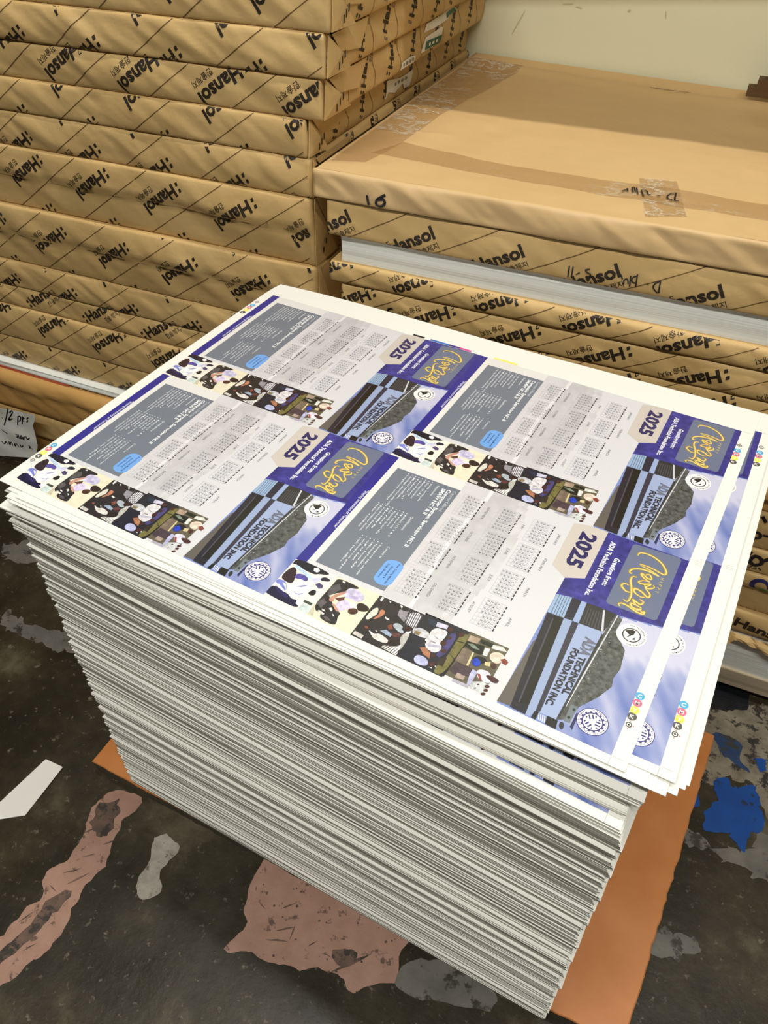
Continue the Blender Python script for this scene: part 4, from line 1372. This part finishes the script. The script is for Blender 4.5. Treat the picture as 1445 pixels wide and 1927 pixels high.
    for i, (c, p) in enumerate(BUILDING_INK[6:]):
        pts = [(min(max(x / 1000, .40), 1), min(max(y / 1000, .69), 1)) for x, y in p]
        if c == (62, 64, 64): A.grainy(pts, L((80, 82, 82)), 3 + i * .04, .009, .9, i * 2.1)
        elif len(pts) > 5 and c in ((30, 28, 44), (96, 90, 86), (44, 44, 48)): A.grainy(pts, L(c), 3 + i * .04, .014, .4, i * 2.1)
        else: A.poly(pts, L(c), 3 + i * .04)
    dk = L((40, 40, 54))
    A.text('ADA', .575, .665, .832, .031, L((104, 110, 130)), 9, .05)
    A.text('TECHNICAL', .672, .855, .838, .018, dk, 9, .05)
    A.text('FOUNDATION INC.', .648, .925, .814, .018, dk, 9, .05)
    # two round seals
    for (cx, cy, r, c1, kind) in ((.487, .935, .0548, (34, 34, 36), 0), (.911, .932, .0535, (50, 38, 120), 1)):
        wt = L((242, 242, 240)); ik = L(c1)
        A.disc(cx, cy, r, wt, 9, 40, 1, 1 / asp)
        if kind == 0:
            A.ring(cx, cy, r * .54, r * .62, ik, 10, 36, 1, 1 / asp)
            A.poly([(cx - r * .48, cy + r * .16 / asp), (cx - r * .1, cy + r * .12 / asp), (cx + r * .4, cy - r * .3 / asp), (cx + r * .05, cy - r * .12 / asp), (cx - r * .2, cy - r * .5 / asp), (cx - r * .48, cy - r * .1 / asp)], ik, 10)
            A.poly([(cx + r * .1, cy + r * .25 / asp), (cx + r * .35, cy + r * .05 / asp), (cx + r * .3, cy + r * .32 / asp)], ik, 10)
            lt = 'ADA TECHNICAL FOUNDATION INC.'
        else:
            A.ring(cx, cy, r * .95, r, ik, 10, 40, 1, 1 / asp)
            A.ring(cx, cy, r * .60, r * .68, ik, 10, 40, 1, 1 / asp)
            for i in range(14):
                a = 2 * math.pi * i / 14
                A.stroke([(cx + math.cos(a) * r * .62, cy + math.sin(a) * r * .62 / asp), (cx + math.cos(a) * r * .77, cy + math.sin(a) * r * .77 / asp)], r * .15, ik, 10.3, asp=asp)
            for a0 in (90, 210, 330):
                for s_ in (-.11, .11, -.30, .30):
                    a = R(a0); px, py = -math.sin(a) * s_ * r, math.cos(a) * s_ * r
                    e = .42 if abs(s_) > .2 else .5
                    A.stroke([(cx + math.cos(a) * r * (.12 + abs(s_) * .6) + px, cy + (math.sin(a) * r * (.12 + abs(s_) * .6) + py) / asp), (cx + math.cos(a) * r * e + px, cy + (math.sin(a) * r * e + py) / asp)], r * .10, ik, 10.6, asp=asp)
            lt = 'TECHNICAL EDUCATION AND SKILLS DEVELOPMENT '
        n = len(lt)
        for i, chh in enumerate(lt):
            if chh == ' ': continue
            a = R(200 - (220 if kind == 0 else 345) * i / n)
            ca, sa = math.cos(a - math.pi / 2), math.sin(a - math.pi / 2)
            ox, oy = cx + math.cos(a) * r * .80, cy + math.sin(a) * r * .80 / asp
            A.text(chh, -r * .045, r * .045, 0, r * .11, ik, 11, .02, res=1, xy=lambda x, y: (ox + x * ca - y * sa, oy + (x * sa + y * ca) / asp))
    return A


def print_mesh(name, A, conv, z0=0.00006, dz=0.00003):
    vs, fs, cs = [], [], []
    for f, c, ly in zip(A.f, A.c, A.lay):
        b = len(vs)
        for i in f:
            x, y = conv(*A.v[i])
            vs.append((x, y, z0 + dz * ly))
        t = list(range(b, b + len(f)))
        ar = sum(vs[t[i]][0] * vs[t[(i + 1) % len(t)]][1] - vs[t[(i + 1) % len(t)]][0] * vs[t[i]][1] for i in range(len(t)))
        # ar is computed about the sheet origin and only its sign is used
        if ar < 0: t.reverse()
        fs.append(tuple(t)); cs.append(c)
    o = mesh_obj(name, vs, fs, PRINT, colors=cs)
    return o


# ---------------------------------------------------------------- the printed stack on its board
SX, SY, SZ, SYAW = -.5805, .3983, .6060, -5.7826
UM, VM, SW, SH = -.0131, -.0079, .6350, .4846
EU = Vector((math.cos(R(SYAW)), math.sin(R(SYAW)), 0))
EV = Vector((-EU.y, EU.x, 0))


def sheet_mesh(name, th, droop, seed, mats, wav=0.0002):
    nu, nv = 40, 26
    vs, fs = [], []
    rnd = random.Random(seed)
    o1, o2 = rnd.uniform(0, 50), rnd.uniform(0, 50)

    def dz(u, v):
        q = max(0.0, ((SH - v) * -1 + 0.045) / 0.045) if v > SH - .045 else 0.0
        p = max(0.0, 1 - (u / .16))
        return -droop * q * q * p * p
    for top in (1, 0):
        for j in range(nv + 1):
            for i in range(nu + 1):
                u, v = SW * i / nu, SH * j / nv
                x, y = u, v
                if j in (0, nv): y += wav * noise.noise(Vector((u * 9, o1, seed)))
                if i in (0, nu): x += wav * noise.noise(Vector((v * 9, o2, seed)))
                # trimmed corners are very slightly rounded
                q = dz(u, v)
                vs.append((x - q * .5, y + q, th if top else 0))
    M = (nu + 1) * (nv + 1)
    for j in range(nv):
        for i in range(nu):
            a = j * (nu + 1) + i
            fs.append((a, a + 1, a + nu + 2, a + nu + 1))
            fs.append((M + a + nu + 1, M + a + nu + 2, M + a + 1, M + a))
    per = [i for i in range(nu + 1)] + [j * (nu + 1) + nu for j in range(1, nv + 1)] + [nv * (nu + 1) + i for i in range(nu - 1, -1, -1)] + [j * (nu + 1) for j in range(nv - 1, 0, -1)]
    ne = len(fs)
    for a, b in zip(per, per[1:] + per[:1]):
        fs.append((a, M + a, M + b, b))
    me = bpy.data.meshes.new(name)
    me.from_pydata(vs, [], fs)
    for m in mats: me.materials.append(m)
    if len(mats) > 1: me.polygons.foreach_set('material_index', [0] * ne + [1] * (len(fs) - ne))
    me.update()
    return me


def place_sheet(me, du, dv, yaw, z, name='card_sheet'):
    o = bpy.data.objects.new(name, me)
    COL.objects.link(o)
    p = Vector((SX, SY, 0)) + EU * (UM + du) + EV * (VM + dv)
    o.location = (p.x, p.y, z)
    o.rotation_euler = (0, 0, R(SYAW + yaw))
    return o


def build_stack():
    rnd = random.Random(5)
    cal = calendar_art()
    conv = lambda x, y: (y * CH, (1 - x) * CW)
    cm = ((74, 168, 214), (226, 104, 136), (248, 236, 92), (84, 80, 80))

    def marks(mk, uc, v0):
        for i, v in enumerate(v0):
            if i < 4:
                mk.disc(uc, v, .0036, lin(cm[i]), 1, 18)
                mk.text('CMYK'[i], uc - .0016, uc + .0016, v - .0018, .0036, lin((244, 243, 238)), 2, .02)
            else:
                mk.ring(uc, v, .0016, .0024, lin((60, 58, 60)), 1, 14)
                mk.disc(uc, v, .0008, lin((20, 20, 20)), 1, 8)
                for (a, b) in ((.0034, 0), (-.0034, 0), (0, .0034), (0, -.0034)): mk.disc(uc + a, v + b, .0005, lin((200, 60, 90)), 1, 6)
    fr = (.731, .763, .795, .824, .860)
    bk = (.165, .197, .229, .262, .12)
    meshes = {}
    for (iu, iv) in ((0, 0), (1, 0), (0, 1), (1, 1)):
        mk = Art()
        marks(mk, (CH + .0032) if iu else -.0076, [(1 - x) * CW for x in (bk if iv else fr)])
        if iu:
            for (u0, v0, u1, v1) in ((.0012, 0, .0092, .0002), (-.0002, -.0085, 0, -.001)) if not iv else ((.004, -.0012, .010, -.0010), (.004, .0010, .010, .0012), (.004, .0035, .010, .0037), (.0012, CW, .0092, CW + .0002)):
                mk.rect(CH + u0, v0, CH + u1, v1, lin((120, 118, 118)), 1)
        if iv:
            for (u0, u1, c) in ((.212, .228, (26, 24, 30)), (.236, .262, (44, 110, 196)), (.262, .276, (60, 40, 140)), (.276, .292, (214, 80, 160))) if not iu else ((.0172, .0472, (240, 236, 110)),):
                mk.rect(u0, CW + .0006, u1, CW + .0042, lin(c), 1)
        A = Art()
        A.raw([conv(*p) for p in cal.v], [], None, 0)
        A.f, A.c, A.lay = list(cal.f), list(cal.c), list(cal.lay)
        n0 = len(A.v)
        A.v += mk.v
        A.f += [tuple(n0 + i for i in f) for f in mk.f]
        A.c += mk.c
        A.lay += mk.lay
        o = print_mesh('printed_calendar', A, lambda x, y: (x, y))
        meshes[iu, iv] = o.data
        bpy.data.objects.remove(o)

    def add_print(sheet, th, cells):
        for (iu, iv) in cells:
            c = bpy.data.objects.new('printed_calendar', meshes[iu, iv])
            COL.objects.link(c)
            c.parent = sheet
            c.location = (-UM + iu * CH, -VM + iv * CW, th)
            c['label'] = 'printed 2025 calendar in blue, grey and white'

    GP = 'loose sheets fanned at the top of the printed stack'
    z = SZ
    T = 0.0006
    meT = [sheet_mesh('card_sheet', T, .007, 100 + i, [PAPER[0]]) for i in range(2)]
    z -= T
    o = place_sheet(meT[0], 0, 0, 0, z)
    tag(o, 'top card sheet printed with four whole 2025 calendars, on the tall stack', 'printed sheet')
    add_print(o, T, [(0, 0), (1, 0), (0, 1), (1, 1)])
    z -= T + .0003
    o = place_sheet(meT[1], .0330, -.009, 1.7, z)
    tag(o, 'second printed sheet, skewed so a strip of calendars shows past the top sheet', 'printed sheet')
    add_print(o, T, [(1, 0), (1, 1)])
    z -= .0003
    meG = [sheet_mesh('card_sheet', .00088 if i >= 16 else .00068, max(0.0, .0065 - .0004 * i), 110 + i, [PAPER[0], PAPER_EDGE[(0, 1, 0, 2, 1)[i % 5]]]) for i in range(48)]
    gi = iter(range(48))
    fan = [(.016, -.004, .10), (.022, -.012, .9), (.030, -.0150, 1.25), (.026, -.0135, 1.2), (.037, -.0135, 1.6), (.041, -.010, 2.0), (.043, -.006, 2.1),
           (.012, -.0015, 1.4), (.006, .000, 1.4), (.015, -.003, 1.5), (.004, -.0010, 1.45), (.010, -.0025, 1.45), (.012, .0005, 1.4), (.008, -.002, 1.4), (.014, -.0176, 2.3), (.011, -.0178, 2.3)]
    fl = ('white card sheet just under the second print, its corner peeping between', 'white card sheet fanned out second from the printed pair', 'white card sheet whose corner points lowest in the fan',
          'white card sheet tucked in the middle of the fan', 'white card sheet fanned past the second print\'s right edge', 'white card sheet fanned furthest but one to the right', 'white card sheet fanned furthest to the right')
    for i, (du, dv, yw) in enumerate(fan):
        z -= .00098
        o = place_sheet(meG[next(gi)], du, dv, yw, z)
        tag(o, fl[i] if i < 7 else 'white card sheet edge-on, packed under the fanned sheets on top', 'card sheet', GP if i >= 7 else 'white sheets of the fan')
    # protruding batch with a dark strip of print
    z -= .0004
    for i in range(8):
        z -= .00112
        o = place_sheet(meG[next(gi)], .0190 + rnd.uniform(-.0012, .0008) - .0004 * i, -.015 + rnd.uniform(-.0006, .0012), .85, z)
        if i == 0:
            tag(o, 'printed sheet jutting toward the camera under the fan, dark strip of print showing', 'printed sheet')
            add_print(o, .00088, [(0, 0), (1, 0)])
        else:
            tag(o, 'white card sheet edge-on in the upper jutting batch', 'card sheet', 'upper jutting batch of sheets')
    z -= .0003
    for i in range(15):
        z -= .00105
        o = place_sheet(meG[next(gi)], .010 + rnd.uniform(-.002, .002), (-.0048 if i < 11 else -.0116) + rnd.uniform(-.0005, .0005), .30 if i < 11 else 0.45, z)
        tag(o, 'white card sheet edge-on, set back between the two jutting batches', 'card sheet', 'set-back sheets between the jutting batches')
    z -= .0003
    for i in range(8):
        z -= .00112
        o = place_sheet(meG[next(gi)], .0125 + rnd.uniform(-.0015, .0008), -.012 + rnd.uniform(-.0006, .0015), -.62, z)
        if i == 0:
            tag(o, 'printed sheet topping the lower jutting batch, thin dark line of print showing', 'printed sheet')
            add_print(o, .00088, [(0, 0), (1, 0)])
        else:
            tag(o, 'white card sheet edge-on in the lower jutting batch', 'card sheet', 'lower jutting batch of sheets')
    # the body of the stack: counted sheets, lying in slightly shifted handfuls
    N = 251
    zb = 0.0302
    pitch = (z - zb) / N
    th = pitch * 0.93
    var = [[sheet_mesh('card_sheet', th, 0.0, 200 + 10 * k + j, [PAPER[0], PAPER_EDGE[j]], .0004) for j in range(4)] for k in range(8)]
    i = 0
    gdu = gdv = gyw = 0
    left = 0
    step = 0
    while i < N:
        if left == 0:
            left = rnd.choice((3, 4, 5, 5, 6, 7, 9))
            size = left
            gdu, gdv, gyw = rnd.uniform(-.0012, .0012), rnd.uniform(-.0014, .0012), rnd.uniform(-.06, .06)
            tone = rnd.choice((0, 0, 1, 1, 1, 2, 2, 3))
        k = size - left
        f = i / N
        zz = z - pitch * (i + 1)
        me = var[min(7, int(f * 8))][min(3, max(0, rnd.choice((tone, tone, 0, 1, 2, 3))))]
        du = .0131 + .0022 * f + gdu + .0007 * k + rnd.uniform(-.0003, .0003)
        dv = -.007 + .0015 * f + gdv + .00025 * k + rnd.uniform(-.0005, .0005) - (.0011 if rnd.random() < .14 else 0)
        o = place_sheet(me, du, dv, -1.15 + 2.35 * f + gyw, zz)
        tag(o, 'white card sheet edge-on in the tall straight stack on the orange board', 'card sheet', 'sheets in the body of the tall stack')
        left -= 1
        i += 1
    # the board under it
    top = mat_board()
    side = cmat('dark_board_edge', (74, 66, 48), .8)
    corners = [(-.6575, .389), (.149, .345), (.1935, .815), (-.632, .885)]
    pts = []
    for q in range(4):
        a, b = Vector(corners[q]), Vector(corners[(q + 1) % 4])
        n = int((b - a).length / .008)
        for j in range(n):
            p = a.lerp(b, j / n)
            d = (b - a).normalized()
            jag = .0016 * noise.noise(Vector((p.x * 50, p.y * 50, 2))) + .0008 * noise.noise(Vector((p.x * 150, p.y * 150, 4)))
            if q == 1: jag *= 1.6
            pts.append((p.x + d.y * jag, p.y - d.x * jag))
    n = len(pts)
    cx, cy = sum(p[0] for p in pts) / n, sum(p[1] for p in pts) / n
    vs = []
    for zz, ins in ((.002, .003), (.027, .0), (.0285, .0), (.030, .0016)):
        for x, y in pts:
            d = Vector((x - cx, y - cy)).normalized()
            vs.append((x - d.x * ins, y - d.y * ins, zz))
    fs, mi = [], []
    for k in range(3):
        for i in range(n):
            a, b = k * n + i, k * n + (i + 1) % n
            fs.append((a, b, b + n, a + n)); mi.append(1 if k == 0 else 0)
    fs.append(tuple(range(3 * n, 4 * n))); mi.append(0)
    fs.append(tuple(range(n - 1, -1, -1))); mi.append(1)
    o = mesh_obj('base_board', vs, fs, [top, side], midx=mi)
    tag(o, 'orange varnished board on the floor carrying the printed stack', 'board')


build_stack()

# ---------------------------------------------------------------- paper offcut on the floor
vs = []
poly = [(-.740, .372), (-.707, .372), (-.706, .289), (-.736, .269), (-.79, .228), (-.80, .245), (-.755, .287)]
for zz in (.0012, .0022):
    vs += [(x, y, zz + .004 * max(0, (y - .33)) / .04 * 0.4) for x, y in poly]
n = len(poly)
fs = [tuple(range(n - 1, -1, -1)), tuple(range(n, 2 * n))][::1] + [(i, (i + 1) % n, (i + 1) % n + n, i + n) for i in range(n)]
fs = [tuple(reversed(f)) for f in fs]
tag(mesh_obj('paper_offcut', vs, fs, [PAPER[0]]), 'white pointed paper offcut lying on the dark floor', 'paper offcut')
